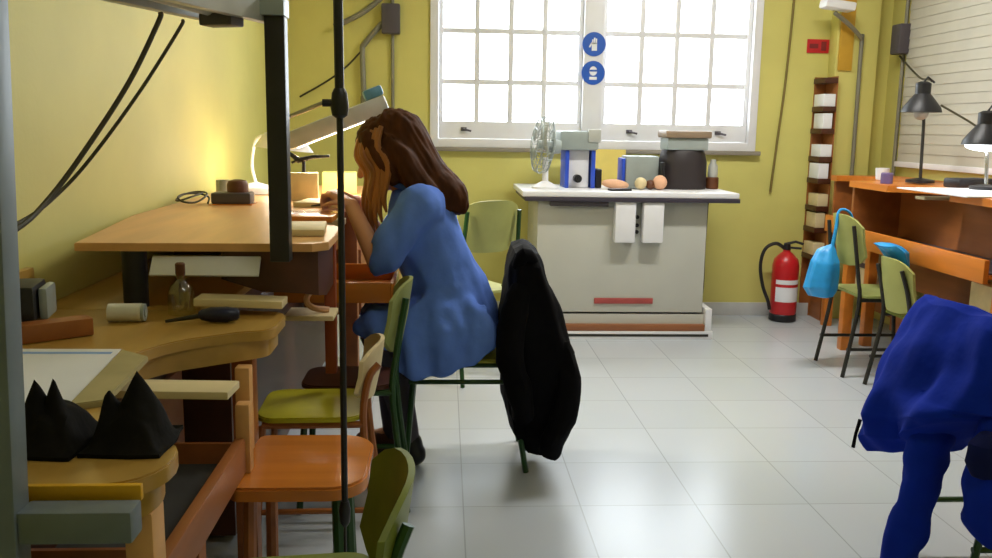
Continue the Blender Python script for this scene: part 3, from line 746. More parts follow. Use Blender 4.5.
# fan
fn = thing('table_fan', 'grey table fan in side view on the end of the white worktop', 'fan', (.61, 5.65, WT))
cx, cy, cz = .60, 5.56, WT+.265
bm = bmesh.new(); lathe(bm, (cx+.02, cy, WT+.001), [(.085, 0), (.085, .012), (.05, .03), (.02, .045), (.016, .19)]); obj('stand', bm, 'white_paint', fn)
ax = V((-.985, -.10, .10)).normalized(); u, w = ring_frame(ax)
bm = bmesh.new(); cage = []
for rr, zz in ((.175, 0), (.16, .035), (.16, -.035), (.10, .055), (.10, -.055)):
    tube(bm, [V((cx, cy, cz))+ax*zz+(u*math.cos(2*PI*k/28)+w*math.sin(2*PI*k/28))*rr for k in range(29)], .003, 6)
for k in range(24):
    q = u*math.cos(2*PI*k/24)+w*math.sin(2*PI*k/24)
    tube(bm, [V((cx, cy, cz))+ax*.06+q*.03, V((cx, cy, cz))+ax*.055+q*.10, V((cx, cy, cz))+ax*.03+q*.165, V((cx, cy, cz))+q*.175, V((cx, cy, cz))-ax*.03+q*.165, V((cx, cy, cz))-ax*.055+q*.10, V((cx, cy, cz))-ax*.06+q*.03], .0022, 5)
obj('cage', bm, 'machine2', fn)
bm = bmesh.new()
for k in range(4):
    t0 = 2*PI*k/4; ring = []
    for s in range(5):
        r = .03+.115*s/4; hw = .03+.05*s/4
        q0 = u*math.cos(t0)+w*math.sin(t0); q1 = -u*math.sin(t0)+w*math.cos(t0)
        c0 = V((cx, cy, cz))+q0*r
        ring.append([c0-q1*hw*.7-ax*.012, c0+q1*hw*.7+ax*.012, c0+q1*hw*.7+ax*.015, c0-q1*hw*.7-ax*.009])
    loft(bm, ring)
obj('blades', bm, 'hood', fn)
bm = bmesh.new(); cyl(bm, V((cx, cy, cz))-ax*.11, V((cx, cy, cz))-ax*.06, .04, .05); cyl(bm, V((cx, cy, cz))-ax*.06, V((cx, cy, cz))+ax*.03, .03, .025); obj('motor', bm, 'machine2', fn)
# polishing machine
pm = thing('polishing_machine', 'grey polishing machine with blue side pillars behind the table fan', 'machine', (.82, 5.75, WT))
bm = bmesh.new(); box(bm, (.71, 5.60, WT+.235), (.955, 5.85, WT+.355), .02); obj('hood', bm, 'machine2', pm)
bm = bmesh.new(); box(bm, (.885, 5.59, WT+.285), (.965, 5.62, WT+.365), .008); obj('cover', bm, 'hood', pm)
for px in (.75, .915):
    bm = bmesh.new(); box(bm, (px, 5.62, WT+.001), (px+.025, 5.85, WT+.2349), .004); obj('side_pillar', bm, 'blue_plastic', pm, 'blue side pillar')
bm = bmesh.new(); box(bm, (.776, 5.66, WT+.001), (.904, 5.85, WT+.234), .003); obj('back', bm, 'white_paint', pm)
bm = bmesh.new(); cyl(bm, (.83, 5.60, WT+.06), (.83, 5.66, WT+.06), .025); cyl(bm, (.83, 5.59, WT+.06), (.83, 5.60, WT+.06), .012); obj('spindle', bm, 'black', pm)
bm = bmesh.new(); box(bm, (.946, 5.63, WT+.001), (.985, 5.75, WT+.12), .008); obj('foot', bm, 'black', pm)
one('yellow_notice', mk(box, (.99, 6.0, WT+.001), (1.205, 6.03, WT+.235), .002), 'yellowpaper', 'pale yellow card leaning against the wall on the white worktop', 'card')
one('rag', mk(ellipsoid, (1.06, 5.57, WT+.031), (.09, .05, .03), (0, .1, .2)), 'peach', 'crumpled peach rag on the white worktop', 'rag')
one('black_pad', mk(obox, (1.06, 5.42, WT+.0075), (.13, .07, .013), (0, 0, .2), .004), 'black', 'flat black pad on the white worktop in front of the rag', 'pad')
gx = thing('ultrasonic_cleaner', 'small grey box machine with a blue side in the middle of the white worktop', 'machine', (1.25, 5.72, WT))
bm = bmesh.new(); box(bm, (1.135, 5.63, WT+.001), (1.345, 5.80, WT+.205), .012); obj('body', bm, 'machine2', gx)
bm = bmesh.new(); box(bm, (1.112, 5.64, WT+.02), (1.1345, 5.79, WT+.19), .008); obj('side_plate', bm, 'blue_plastic', gx, 'blue side plate')
for x, r, m, lab in ((1.215, .038, 'cream', 'cream ball in front of the small grey box machine'), (1.275, .03, 'browncap', 'brown amber ball between two pale ones on the white worktop'), (1.335, .045, 'peach', 'larger pale ball beside the dark tumbler')):
    bm = bmesh.new(); ellipsoid(bm, (x, 5.55, WT+r+.001), (r, r, r)); one('felt_ball', bm, m, lab, 'ball', 'round felt pieces on the white worktop')
tm = thing('tumbler_machine', 'dark squat machine with a wooden lid at the end of the white worktop', 'machine', (1.5, 5.72, WT))
bm = bmesh.new()
rings = []
for z, s in ((.001, 1), (.03, 1.02), (.17, 1.0), (.23, .9), (.245, .85)):
    rings.append([(1.51+px*s, 5.70+py*s, WT+z) for px, py in arc(0, 0, .155, .115, 0, 345, 23)])
loft(bm, rings); obj('body', bm, mat('dark_brown_black_plastic', '#2b2426', .5), tm)
bm = bmesh.new(); box(bm, (1.385, 5.60, WT+.246), (1.645, 5.80, WT+.32), .01); obj('neck', bm, 'machine2', tm)
bm = bmesh.new(); box(bm, (1.37, 5.58, WT+.3205), (1.66, 5.82, WT+.365), .012); obj('lid', bm, mat('brown_lid', '#8a7660', .5), tm, 'brown wooden lid')
bm = bmesh.new(); box(bm, (1.346, 5.57, WT+.08), (1.37, 5.625, WT+.17), .006); obj('knob', bm, 'black', tm)
jb = thing('jar', 'small pale jar with a brown base at the far end of the white worktop', 'jar', (1.69, 5.7, WT))
bm = bmesh.new(); lathe(bm, (1.71, 5.7, WT+.001), [(.035, 0), (.04, .004), (.04, .07), (.036, .075)]); obj('base', bm, 'browncap', jb)
bm = bmesh.new(); lathe(bm, (1.71, 5.7, WT+.0765), [(.03, 0), (.032, .01), (.03, .07), (.018, .09), (.018, .11)]); obj('body', bm, 'hood', jb)

# ------------------------------------------------------------------ right-hand benches
def side_bench(lab, y0, y1, x0=2.30, top=1.0):
    t = thing('jewellers_workbench', lab, 'workbench', (2.64, (y0+y1)/2, 0))
    yc = (y0+y1)/2; r = min(.30, (y1-y0)*.36)
    pts = [(XR-.035, y0), (x0, y0), (x0, yc-r)] + arc(x0, yc, .24, r, -90, 90, 14)[1:-1] + [(x0, yc+r), (x0, y1), (XR-.035, y1)]
    bm = bmesh.new(); prism(bm, pts, top-.035, top, .003); obj('tabletop', bm, 'orange', t)
    bm = bmesh.new(); box(bm, (x0+.30, y0+.03, .12), (XR-.05, y1-.03, top-.036)); obj('case', bm, 'bench_mid', t)
    for yy in (y0+.005, y1-.03):
        bm = bmesh.new(); box(bm, (x0+.02, yy, .68), (x0+.299, yy+.025, top-.036), .003); obj('side_panel', bm, 'bench_mid', t)
    # sloping tray under the scallop
    bm = bmesh.new(); box(bm, (x0-.02, y0+.06, .66), (x0+.299, y1-.06, .679)); tray = obj('tray', bm, 'orange', t)
    bm = bmesh.new(); box(bm, (x0-.045, y0+.06, .64), (x0-.021, y1-.06, .745), .004); obj('tray_front', bm, 'orange', tray)
    bm = bmesh.new(); box(bm, (x0-.015, y0+.08, .6795), (x0+.29, y1-.08, .684)); obj('tray_liner', bm, 'greybox', tray, 'dark liner')
    for yy in (y0+.03, y1-.03):
        bm = bmesh.new(); box(bm, (x0+.0, yy-.028, 0), (x0+.056, yy+.028, .659), .004); obj('leg', bm, 'orange', t)
    bm = bmesh.new(); obox(bm, (x0+.16, yc, top-.042), (.28, .09, .014), (0, 0, 0), .002); obj('bench_pin', bm, 'cream', t)
    dr = bmesh.new(); box(dr, (x0+.10, y0+.09, .28), (x0+.299, y0+.38, .60), .004); d_ = obj('drawer', dr, 'cream', t, 'pale drawer')
    bm = bmesh.new(); box(bm, (x0+.085, y0+.12, .44), (x0+.0995, y0+.36, .47), .004); obj('drawer_pull', bm, 'greybox', d_)
    return t
side_bench('orange jewellers bench at the back corner next to the narrow rack and pillar', 5.17, 5.80, 2.53)
side_bench('orange jewellers bench under the two desk lamps, white sheet on its top', 3.62, 5.13, 2.35)
side_bench('orange jewellers bench nearest the blue coat, with pale drawer box', 2.75, 3.55, 2.32)
one('white_sheet', mk(obox, (2.58, 4.13, 1.0035), (.60, .62, .006), (0, 0, 0), .001), 'paper', 'white sheet covering the bench top below the lit desk lamp', 'paper')

def desk_lamp(lab, x, y, z, lit, az):
    t = thing('desk_lamp', lab, 'lamp', (x+.02, y, 1.0))
    bm = bmesh.new(); lathe(bm, (x+.03, y, 1.0075), [(.075, 0), (.075, .015), (.02, .025)]); obj('base', bm, 'black', t)
    hm = 'black'
    bm = bmesh.new(); tube(bm, [(x+.03, y, 1.03), (x+.02, y, z-.05)], .009, 8); tube(bm, [(x+.02, y, z-.05), (x+.005, y, z+.06)], .009, 8); obj('arm', bm, 'dark_steel' if not lit else 'chrome', t)
    bm = bmesh.new(); lathe(bm, (x, y, z), [(.105, 0), (.098, .025), (.06, .075), (.04, .10), (.04, .155), (.02, .165), (.02, .16), (.035, .15), (.035, .10), (.055, .07), (.09, .025), (.10, .003)], 28); obj('lamp_shade', bm, 'black', t)
    bm = bmesh.new(); ellipsoid(bm, (x, y, z-.002), (.086, .086, .028) if lit else (.04, .04, .04)); obj('bulb', bm, 'bulb' if lit else 'hood', t, 'glowing bulb' if lit else None)
    bm = bmesh.new(); tube(bm, [(x, y, z+.16), (x+.02, y, z+.19), (x+.06, y, z+.16)], .006, 8); obj('knuckle', bm, 'black', t)
    return t
desk_lamp('unlit black desk lamp with cone shade, nearest the yellow pillar', 2.60, 4.93-.06, 1.39, False, 0)
desk_lamp('lit black desk lamp with glowing white underside over the white sheet', 2.64, 4.32, 1.225, True, 0)
one('lamp_cable', mk(tube, [(2.94, 5.84, 1.77), (2.9, 5.5, 1.62), (2.75, 5.1, 1.58), (2.66, 4.90, 1.56)], .006, 8, 5), 'cable', 'dark cable from the switch box to the unlit desk lamp', 'cable')
one('lamp_cable', mk(tube, [(2.715, 4.88, 1.43), (2.78, 4.7, 1.34), (2.80, 4.55, 1.27), (2.752, 4.42, 1.26)], .006, 8, 5), 'cable', 'dark cable running between the two desk lamps', 'cable')
one('black_case', mk(obox, (2.72, 4.55, 1.0265), (.22, .12, .05), (0, 0, .2), .012), 'black', 'flat black case on the bench between the two desk lamps', 'case')
one('purple_tin', mk(lathe, (2.43, 4.90-.05, 1.0005), [(.03, 0), (.032, .002), (.032, .055), (.028, .06)]), mat('purple_tin_enamel', '#6a5a8c', .4), 'small purple tin on the bench edge below the unlit desk lamp', 'tin')
one('black_case', mk(obox, (2.70, 3.95, 1.0365), (.20, .14, .058), (0, 0, -.1), .012), 'black', 'black case on the white sheet at the edge of the frame', 'case')
one('white_cup', mk(lathe, (2.60, 5.25, 1.0005), [(.03, 0), (.035, .003), (.04, .07), (.036, .07), (.031, .008)]), 'paper', 'small white cup on the corner bench', 'cup')

# chairs on that side
put(make_chair('school_chair', 'pale green chair with dark legs and the bright blue plastic bag, by the corner bench', GRP, 'palegreen', 'sage', 'dark_steel', back_top=.85, back_h=.27, back_w=.34), 2.35, 4.66, 180)
put(make_chair('school_chair', 'lower green chair between the blue-bag chair and the royal blue coat', GRP, 'olive', 'sage', 'dark_steel', back_top=.68, back_h=.27, back_w=.30, hw=.15, seat_z=.40), 2.41, 4.22, 180)
put(make_chair('school_chair', 'dark green framed chair almost hidden under the royal blue coat', GRP, 'olive', 'olive', 'greentube', back_top=.76, back_h=.22, back_w=.38), 1.685, 2.40, 180)

# bright blue bag hanging on the chair back
def blob(rows, seed, amp, n=36, fold=0.0, freq=9, sq=1.0):
    """rows: (z, cx, cy, rx, ry)"""
    bm = bmesh.new(); rings = []
    for z, cx, cy, rx, ry in rows:
        ring = []
        for k in range(n):
            t = 2*PI*k/n
            d = 1+fold*math.sin(freq*t+seed+z*6)*(.6+.4*math.sin(3*t+seed))
            p = V((cx+rx*d*math.copysign(abs(math.cos(t))**sq, math.cos(t)), cy+ry*d*math.copysign(abs(math.sin(t))**sq, math.sin(t)), z))
            nn = noise.noise_vector(p*9+V((seed, 0, 0)))
            ring.append(p+nn*amp)
        rings.append(ring)
    loft(bm, rings)
    return bm
def lerp_rows(rows, k):
    out = []
    for a, b in zip(rows, rows[1:]):
        for i in range(k):
            t = i/k; t2 = t*t*(3-2*t)*.5+t*.5
            out.append(tuple(x+(y-x)*t2 for x, y in zip(a, b)))
    out.append(rows[-1]); return out
bg = thing('plastic_bag', 'bright blue plastic bag hanging from the pale green chair back', 'bag', (1.96, 4.66, .40))
rows = [(.40, 2.03, 4.68, .025, .025), (.405, 2.03, 4.68, .06, .06), (.45, 2.02, 4.68, .082, .085), (.52, 2.03, 4.68, .078, .08), (.59, 2.04, 4.67, .072, .07), (.65, 2.05, 4.67, .05, .045), (.68, 2.07, 4.66, .012, .012)]
bm = blob(lerp_rows(rows, 4), 3, .014, fold=.10, freq=7); obj('pouch', bm, 'cyan', bg)
bm = bmesh.new(); tube(bm, [(2.068, 4.66, .66), (2.082, 4.66, .78), (2.09, 4.66, .862), (2.13, 4.66, .868), (2.165, 4.66, .83), (2.17, 4.66, .74)], [.012, .009, .007, .007, .006], 8, 4); obj('handle', bm, 'cyan', bg)
one('blue_cloth', blob(lerp_rows([(.60, 2.255, 4.27, .01, .02), (.605, 2.25, 4.27, .02, .06), (.64, 2.245, 4.28, .025, .09), (.70, 2.22, 4.30, .05, .11), (.73, 2.19, 4.31, .05, .10), (.742, 2.185, 4.31, .02, .04)], 4), 5, .010, fold=.08), 'cyan',
    'bright blue cloth lying over the top of the lower green chair back', 'cloth')

# ------------------------------------------------------------------ black jacket on the person's chair
jk = thing('jacket', 'black jacket hung over the back of the chair behind the person', 'jacket', (.33, 3.34, .05))
rows = [(.055, .35, 3.32, .02, .05), (.06, .35, 3.32, .045, .10), (.14, .345, 3.33, .085, .16), (.24, .355, 3.34, .125, .20), (.33, .36, 3.35, .14, .225), (.45, .35, 3.36, .135, .24), (.58, .328, 3.36, .115, .245), (.70, .312, 3.36, .08, .24), (.78, .302, 3.36, .06, .235), (.825, .298, 3.36, .042, .20), (.845, .298, 3.36, .012, .10)]
bm = blob(lerp_rows(rows, 6), 2, .013, 64, .04, 9, .5); obj('body', bm, 'blackcloth', jk)
bm = bmesh.new(); tube(bm, [(.275, 3.15, .71), (.245, 3.11, .60), (.235, 3.09, .46), (.27, 3.09, .34), (.29, 3.10, .24)], [.04, .05, .05, .045, .04], 14, 5)
for v in bm.verts: v.co += noise.noise_vector(v.co*18)*.010
obj('sleeve', bm, 'blackcloth', jk)
bm = bmesh.new(); tube(bm, [(.42, 3.18, .50), (.455, 3.15, .38), (.44, 3.12, .26), (.40, 3.12, .15), (.385, 3.13, .09)], [.04, .045, .05, .045, .035], 14, 5)
for v in bm.verts: v.co += noise.noise_vector(v.co*18)*.010
obj('sleeve', bm, 'blackcloth', jk)
bm = bmesh.new(); tube(bm, [(.26, 3.16, .78), (.285, 3.14, .83), (.32, 3.16, .80)], [.02, .028, .02], 12, 4); obj('collar', bm, 'blackcloth', jk)

# ------------------------------------------------------------------ royal blue coat over a chair
ct = thing('coat', 'royal blue coat draped over a chair with a sleeve hanging to the floor', 'coat', (1.45, 2.4, .05))
rows = [(.335, 1.40, 2.44, .03, .10), (.34, 1.40, 2.44, .07, .20), (.38, 1.395, 2.43, .12, .25), (.45, 1.405, 2.41, .14, .275), (.54, 1.42, 2.40, .125, .28), (.63, 1.435, 2.40, .10, .27), (.71, 1.445, 2.40, .07, .25), (.765, 1.45, 2.40, .045, .225), (.79, 1.45, 2.41, .03, .19), (.80, 1.45, 2.43, .008, .10)]
bm = blob(lerp_rows(rows, 7), 11, .022, 96, .06, 11, .7)
for v in bm.verts:
    p = v.co; q = (p.z-.34)/.46
    p.x -= .028*math.sin(p.y*24+p.z*9)*max(0, 1-q)*(1 if p.x < 1.42 else .4)
    p.x -= .012*math.sin(p.y*46-p.z*14)*max(0, 1-q*.8)
    p.z += (.05*math.sin((p.y-2.15)*9)+max(0, 2.36-p.y)*.95)*max(0, 1-q*2.0)
obj('body', bm, 'royal', ct)
bm = bmesh.new(); tube(bm, [(1.385, 2.34, .56), (1.355, 2.33, .44), (1.35, 2.33, .34), (1.325, 2.33, .22), (1.305, 2.33, .12), (1.30, 2.33, .045)], [.05, .065, .055, .048, .052, .058], 22, 8)
for v in bm.verts: v.co += noise.noise_vector(v.co*16)*.014
obj('sleeve', bm, 'royal', ct)
bm = bmesh.new(); tube(bm, [(1.455, 2.16, .60), (1.44, 2.14, .47), (1.435, 2.14, .36), (1.44, 2.15, .27), (1.445, 2.16, .22)], [.05, .068, .075, .07, .035], 22, 8)
for v in bm.verts: v.co += noise.noise_vector(v.co*16)*.014
obj('sleeve', bm, 'royal', ct)
bm = blob(lerp_rows([(.40, 1.41, 2.11, .03, .02), (.41, 1.41, 2.11, .06, .03), (.45, 1.405, 2.10, .085, .04), (.50, 1.40, 2.10, .075, .04), (.53, 1.40, 2.105, .04, .025)], 4), 4, .012); obj('lining', bm, 'navy_line', ct, 'dark navy lining')
bm = bmesh.new(); tube(bm, [(1.285, 2.60, .40), (1.275, 2.60, .355), (1.27, 2.60, .31)], [.006, .005, .006], 8); obj('drawstring', bm, 'blackcloth', ct)

# ------------------------------------------------------------------ the person
pe = thing('person', 'person in blue lab coat with long brown hair bent over the far bench', 'person', (.0, 3.36, 0))
PY = 3.36
def B():
    return bmesh.new()
bm = B()
HC = V((-.22, PY-.005, 1.162))      # head centre
ht = Matrix.Translation(HC) @ Matrix.Rotation(math.radians(-24), 4, 'Y')
def hp(x, y, z): return ht @ V((x, y, z))
def hell(c, rad):
    bmesh.ops.create_uvsphere(bm, u_segments=20, v_segments=14, radius=1, matrix=ht @ Matrix.Translation(c) @ Matrix.Diagonal(list(rad)+[1]))
hell((.0, 0, .03), (.098, .076, .098)); hell((-.035, 0, -.04), (.062, .056, .082)); hell((-.06, 0, -.095), (.028, .03, .024))
capsule(bm, hp(-.092, 0, .005), hp(-.112, 0, -.03), .009, .013)     # nose
hell((-.09, 0, -.066), (.012, .024, .007)); hell((-.088, 0, -.077), (.012, .02, .008))
for s in (-1, 1):
    hell((.01, s*.078, -.01), (.016, .008, .03)); hell((-.055, s*.038, -.03), (.03, .022, .022))
    hell((-.082, s*.03, .024), (.014, .022, .007))
capsule(bm, hp(.03, 0, -.05), (-.135, PY, 1.04), .052, .058)
# torso
capsule(bm, (-.135, PY, 1.03), (-.09, PY, .96), .06, .09)
capsule(bm, (-.09, PY-.09, .93), (-.09, PY+.09, .93), .095, .095)
capsule(bm, (-.05, PY-.06, .80), (-.05, PY+.06, .80), .10, .10)
capsule(bm, (.01, PY-.06, .66), (.01, PY+.06, .66), .105, .105)
capsule(bm, (.06, PY-.08, .545), (.06, PY+.08, .545), .105, .105)
capsule(bm, (-.09, PY, .93), (.01, PY, .66), .11, .11)
for s in (-1, 1):
    sh = V((-.105, PY+s*.165, .985)); el = V((-.235, PY+s*.20, .80)); wr = V((-.335, PY+s*.085, .985))
    capsule(bm, sh, el, .05, .039); capsule(bm, (-.1, PY+s*.08, .985), sh, .06, .052)
    capsule(bm, el, wr, .04, .027)
    d = V((-.75, -s*.3, .45)).normalized(); side = V((0, 0, 1)).cross(d).normalized()*s; up = d.cross(side).normalized()*s
    pc = wr+d*.045
    for k in range(4):
        o = (k-1.5)*.0175
        capsule(bm, wr+d*.012+side*o*.6, wr+d*.078+side*o, .017, .0125)
        ln = (.034, .042, .039, .03)[k]
        a0 = wr+d*.08+side*o; down = V((0, 0, -1))
        a1 = a0+(d*.8+down*.5).normalized()*ln; a2 = a1+(d*.2+down).normalized()*ln*.75; a3 = a2+(d*-.5+down*.9).normalized()*ln*.55
        capsule(bm, a0, a1, .0095, .0088, 8); capsule(bm, a1, a2, .0088, .008, 8); capsule(bm, a2, a3, .008, .007, 8)
    th0 = wr+d*.025-side*.03
    th1 = th0+(d*.7-side*.5+V((0, 0, -.35))).normalized()*.038; th2 = th1+(d*.75+V((0, 0, -.6))).normalized()*.032
    capsule(bm, wr+d*.01-side*.012, th0, .014, .012, 8); capsule(bm, th0, th1, .0115, .0098, 8); capsule(bm, th1, th2, .0098, .008, 8)
    # legs
    hip = V((.05, PY+s*.095, .53)); kn = V((-.25, PY+s*.11, .525)); an = V((-.13 if s < 0 else -.2, PY+s*.09, .10))
    capsule(bm, hip, kn, .085, .058); capsule(bm, kn, kn*.6+an*.4+V((.015, 0, 0)), .056, .053); capsule(bm, kn*.6+an*.4+V((.015, 0, 0)), an, .053, .034)
    capsule(bm, an+V((.02, 0, -.03)), an+V((-.10, 0, -.055)), .033, .026)
link('body', remesh(finish(bm, 0), .006, 4, .4), 'skin', pe)
for s in (-1, 1):
    bm = B(); e = hp(-.083, s*.03, .008); ellipsoid(bm, e, (.010, .012, .008), n=12); obj('eye', bm, 'paper', pe)
    bm = B(); e = hp(-.091, s*.03, .006); ellipsoid(bm, e, (.004, .006, .006), n=12); obj('iris', bm, 'browncap', pe)
    kn = V((-.25, PY+s*.11, .525)); an = V((-.13 if s < 0 else -.2, PY+s*.09, .10)); mid = kn*.6+an*.4+V((.015, 0, 0))
    bm = B(); tube(bm, [kn+V((0, 0, .0)), mid, an, an+V((0, 0, -.045))], [.063, .06, .041, .04], 16, 5); obj('stocking', bm, 'tight', pe)
    bm = B()
    capsule(bm, an+V((.025, 0, -.055)), an+V((-.115, 0, -.062)), .043, .036, 14); capsule(bm, an+V((.01, 0, -.01)), an+V((.02, 0, -.06)), .043, .042, 14)
    me = finish(bm, 0); me = remesh(me, .007, 3)
    for v in me.vertices: v.co.z = max(v.co.z, .004)
    link('shoe', me, 'shoe' if s < 0 else 'sole', pe)
# lab coat
bm = B()
def ell_ring(c, rx, ry, ax, n=40, f=0, ph=0):
    """ring around direction ax; ry along world Y"""
    ax = V(ax).normalized(); yv = V((0, 1, 0)); xv = yv.cross(ax).normalized()
    return [V(c)+xv*rx*math.cos(2*PI*k/n)*(1+f*math.sin(9*2*PI*k/n+ph))+yv*ry*math.sin(2*PI*k/n)*(1+f*math.sin(9*2*PI*k/n+ph)) for k in range(n)]
up = (-.35, 0, 1)
loft(bm, [ell_ring((-.135, PY, 1.055), .062, .075, up), ell_ring((-.125, PY, 1.02), .09, .12, up), ell_ring((-.10, PY, .98), .118, .175, up),
          ell_ring((-.085, PY, .92), .132, .195, up), ell_ring((-.05, PY, .82), .135, .185, up, f=.01), ell_ring((-.015, PY, .73), .135, .18, up, f=.02), ell_ring((.02, PY, .66), .142, .19, up, f=.02, ph=1),
          ell_ring((.045, PY, .58), .155, .205, (-.15, 0, 1), f=.02, ph=1), ell_ring((.05, PY, .50), .16, .215, (-.05, 0, 1), f=.025, ph=2), ell_ring((.05, PY, .45), .14, .21, (0, 0, 1), f=.025, ph=2)])
# skirt over thighs and hanging at the near side
for s in (-1, 1):
    tube(bm, [(.05, PY+s*.10, .53), (-.12, PY+s*.115, .545), (-.24, PY+s*.12, .54), (-.275, PY+s*.12, .50)], [.115, .10, .085, .06], 18, 4)
sk = []
for z, x0, x1, yy, th in ((.70, -.05, .06, PY-.14, .03), (.63, -.13, .16, PY-.185, .035), (.56, -.175, .195, PY-.215, .034), (.50, -.19, .19, PY-.228, .03), (.455, -.19, .15, PY-.236, .025), (.415, -.175, .08, PY-.24, .022), (.385, -.14, -.02, PY-.24, .018)):
    n = 24; ring = []
    for k in range(n):
        t = 2*PI*k/n; c, s_ = math.cos(t), math.sin(t)
        x = (x0+x1)/2+(x1-x0)/2*(abs(c)**.7*(1 if c > 0 else -1)); ring.append(V((x, yy+th*s_+.010*math.sin(x*45+z*8), z)))
    sk.append(ring)
loft(bm, sk)
for s in (-1, 1):
    tube(bm, [(-.06, PY+s*.11, .985), (-.10, PY+s*.165, .985), (-.165, PY+s*.19, .89), (-.222, PY+s*.20, .812), (-.243, PY+s*.195, .805)], [.085, .078, .070, .066, .064], 18, 4)
cm = remesh(finish(bm, 0), .009, 5)
for v in cm.vertices:
    p = v.co
    f_ = noise.noise(V((p.x*13+p.z*5, p.y*9, p.z*4)))*.014+noise.noise(V((p.x*26, p.y*24, p.z*9+3)))*.007
    if p.z < .72: f_ += .006*math.sin(p.x*58+p.z*16+2*noise.noise(p*5))*min(1, (.72-p.z)/.15)
    v.co += v.normal*f_
cm = remesh(cm, .0085, 2, .3)
link('lab_coat', cm, 'coat', pe)
bm = B(); tube(bm, [(-.21, PY-.055, 1.085), (-.15, PY-.07, 1.06), (-.09, PY-.06, 1.06), (-.06, PY, 1.06), (-.09, PY+.06, 1.06), (-.15, PY+.07, 1.06)], [.016, .02, .022, .02, .022, .018], 10, 5); obj('collar', bm, 'coat', pe)
# hair
bm = B()
bmesh.ops.create_uvsphere(bm, u_segments=24, v_segments=16, radius=1, matrix=ht @ Matrix.Translation((.018, 0, .045)) @ Matrix.Diagonal((.108, .09, .10, 1)))
tube(bm, [hp(.03, 0, .11), hp(.09, 0, .05), (-.10, PY-.02, 1.13), (-.045, PY-.03, 1.07), (.03, PY-.05, 1.02), (.068, PY-.05, .955)], [.06, .085, .088, .08, .062, .02], 18, 5)
tube(bm, [hp(.03, -.06, .05), hp(.06, -.08, -.02), (-.11, PY-.10, 1.09), (-.05, PY-.10, 1.03), (.02, PY-.08, .97)], [.04, .05, .05, .04, .015], 14, 5)
tube(bm, [hp(.03, .06, .05), hp(.06, .08, -.02), (-.10, PY+.09, 1.08), (-.04, PY+.07, 1.01)], [.04, .05, .045, .015], 14, 5)
tube(bm, [hp(-.03, -.05, .10), hp(-.02, -.085, .03), hp(.0, -.09, -.05), hp(.0, -.09, -.11)], [.03, .035, .035, .015], 14, 5)
tube(bm, [hp(-.03, .05, .10), hp(-.02, .085, .03), hp(.0, .09, -.05)], [.03, .035, .02], 14, 5)
hm = remesh(finish(bm, 0), .007, 3)
for v in hm.vertices:
    p = v.co; v.co += v.normal*(noise.noise(V((p.x*60+p.z*30, p.y*70, p.z*8)))*.006)
link('hair', hm, 'hair', pe)
hob = [o for o in pe.children if o.name.startswith('hair')][0]
for k, (dx, dy, ln) in enumerate(((-.075, -.05, .16), (-.06, -.062, .2), (-.045, -.075, .23), (-.03, -.085, .22), (-.08, .045, .15), (-.055, .07, .2), (-.012, -.088, .2), (.006, -.092, .17), (-.05, -.08, .12))):
    a0 = hp(dx+.03, dy*.8, .10); a1 = hp(dx-.01, dy*1.12, .04); a2 = hp(dx-.005, dy*1.2, -.04); a3 = a2+V((-.015, 0, -ln*.6)); a4 = a3+V((.01, 0, -ln*.35))
    bm = B(); tube(bm, [a0, a1, a2, a3, a4], [.009, .015, .016, .012, .004], 8, 5); obj('hair_lock', bm, 'hair_light', pe)
# tool in the hand
one('hand_file', mk(tube, [(-.49, PY-.01, .975), (-.43, PY-.03, .985), (-.37, PY-.075, 1.0)], [.003, .006, .009], 8), 'dark_steel', 'thin dark file held in the hands of the person', 'tool')

# ------------------------------------------------------------------ unseen ceiling lights, added to fill the room with light
for k, (x, y) in enumerate(((.9, 1.0), (1.5, 4.2))):
    t = thing('ceiling_light', ['long fluorescent ceiling light over the middle of the room', 'long fluorescent ceiling light nearer the window'][k], 'lamp', (x, y, ZC-.09), 0, 'ceiling lights')
    bm = bmesh.new(); box(bm, (x-.62, y-.08, ZC-.05), (x+.62, y+.08, ZC-.001), .006); obj('housing', bm, 'white_paint', t)
    bm = bmesh.new(); box(bm, (x-.6, y-.06, ZC-.075), (x+.6, y+.06, ZC-.051), .01); obj('diffuser', bm, 'tube', t)

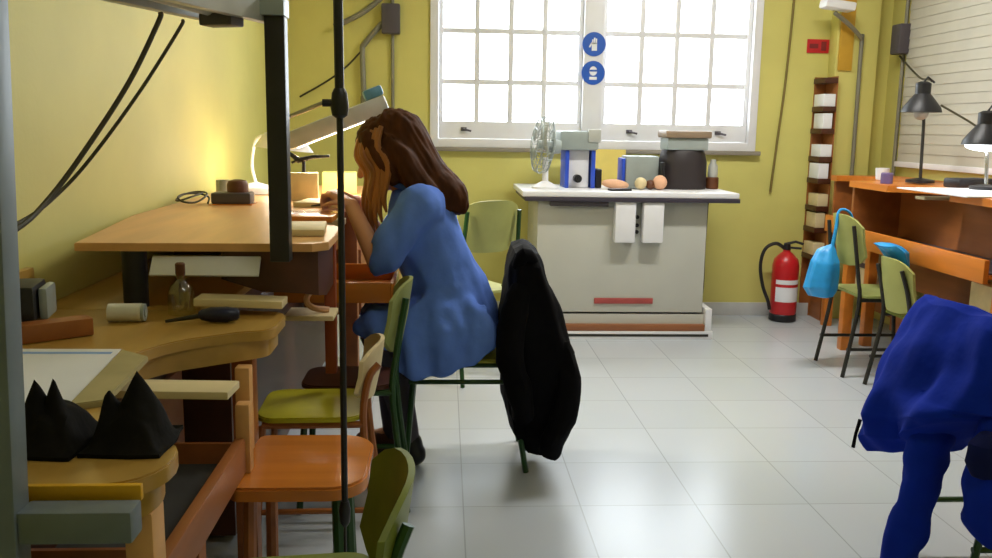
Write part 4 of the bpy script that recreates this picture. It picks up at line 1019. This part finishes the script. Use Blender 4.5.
# ------------------------------------------------------------------ light
def area(name, loc, rot, sx, sy, e, col=(1, 1, 1), portal=False):
    l = bpy.data.lights.new(name, 'AREA'); l.shape = 'RECTANGLE'; l.size = sx; l.size_y = sy; l.energy = e; l.color = col
    if portal: l.cycles.is_portal = True
    o = bpy.data.objects.new(name, l); C.objects.link(o); o.location = loc; o.rotation_euler = rot
    return o
area('window_portal', ((WX0+WX1)/2, YB+.24, (WZ0+WZ1)/2), (math.radians(-90), 0, 0), WX1-WX0, WZ1-WZ0, 1, portal=True)
for k, (x, y) in enumerate(((.9, 1.0), (1.5, 4.2))):
    area('ceiling_light_glow', (x, y, ZC-.09), (0, 0, 0), 1.2, .14, 46 if k else 7, (1, .98, .93))  # light of the added ceiling fixtures, mostly for the back wall
def point(name, loc, e, col=(1, 1, 1), r=.03):
    l = bpy.data.lights.new(name, 'POINT'); l.energy = e; l.color = col; l.shadow_soft_size = r
    o = bpy.data.objects.new(name, l); C.objects.link(o); o.location = loc
point('task_lamp_glow', (-.78, 4.46, TB+.15), 3.5, (1, .93, .78), .09)
l_ = area('swing_lamp_glow', tuple(m4 @ V((0, 0, -.06))), m4.to_euler(), .4, .07, 9, (1, .90, .70))
point('desk_lamp_glow', (2.64, 4.32, 1.20), 4, (1, .98, .95))

w = bpy.data.worlds.new('overcast_sky'); S.world = w; w.use_nodes = True
bgd = w.node_tree.nodes['Background']; bgd.inputs['Color'].default_value = (.86, .94, 1, 1); bgd.inputs['Strength'].default_value = 11

# ------------------------------------------------------------------ camera
F, CX, CY, H = 900., 496., 279., 1.27
vx, vy, R = 445.-CX, 127.-CY, .016
ux = vx*math.cos(R)+vy*math.sin(R); uy = -vx*math.sin(R)+vy*math.cos(R)
pitch = math.atan2(-uy, F); psi = math.atan(-ux/F*math.cos(pitch))
cam = bpy.data.cameras.new('camera'); cam.sensor_width = 36; cam.lens = F/992*36; cam.clip_start = .05
co = bpy.data.objects.new('camera', cam); C.objects.link(co)
co.matrix_world = Matrix.Translation((0, 0, H)) @ Matrix.Rotation(-psi, 4, 'Z') @ Matrix.Rotation(PI/2-pitch, 4, 'X') @ Matrix.Rotation(R, 4, 'Z')
S.camera = co
S.view_settings.view_transform = 'Standard'; S.view_settings.look = 'None'
S.view_settings.exposure = .15; S.view_settings.gamma = 1; S.view_settings.use_curve_mapping = False
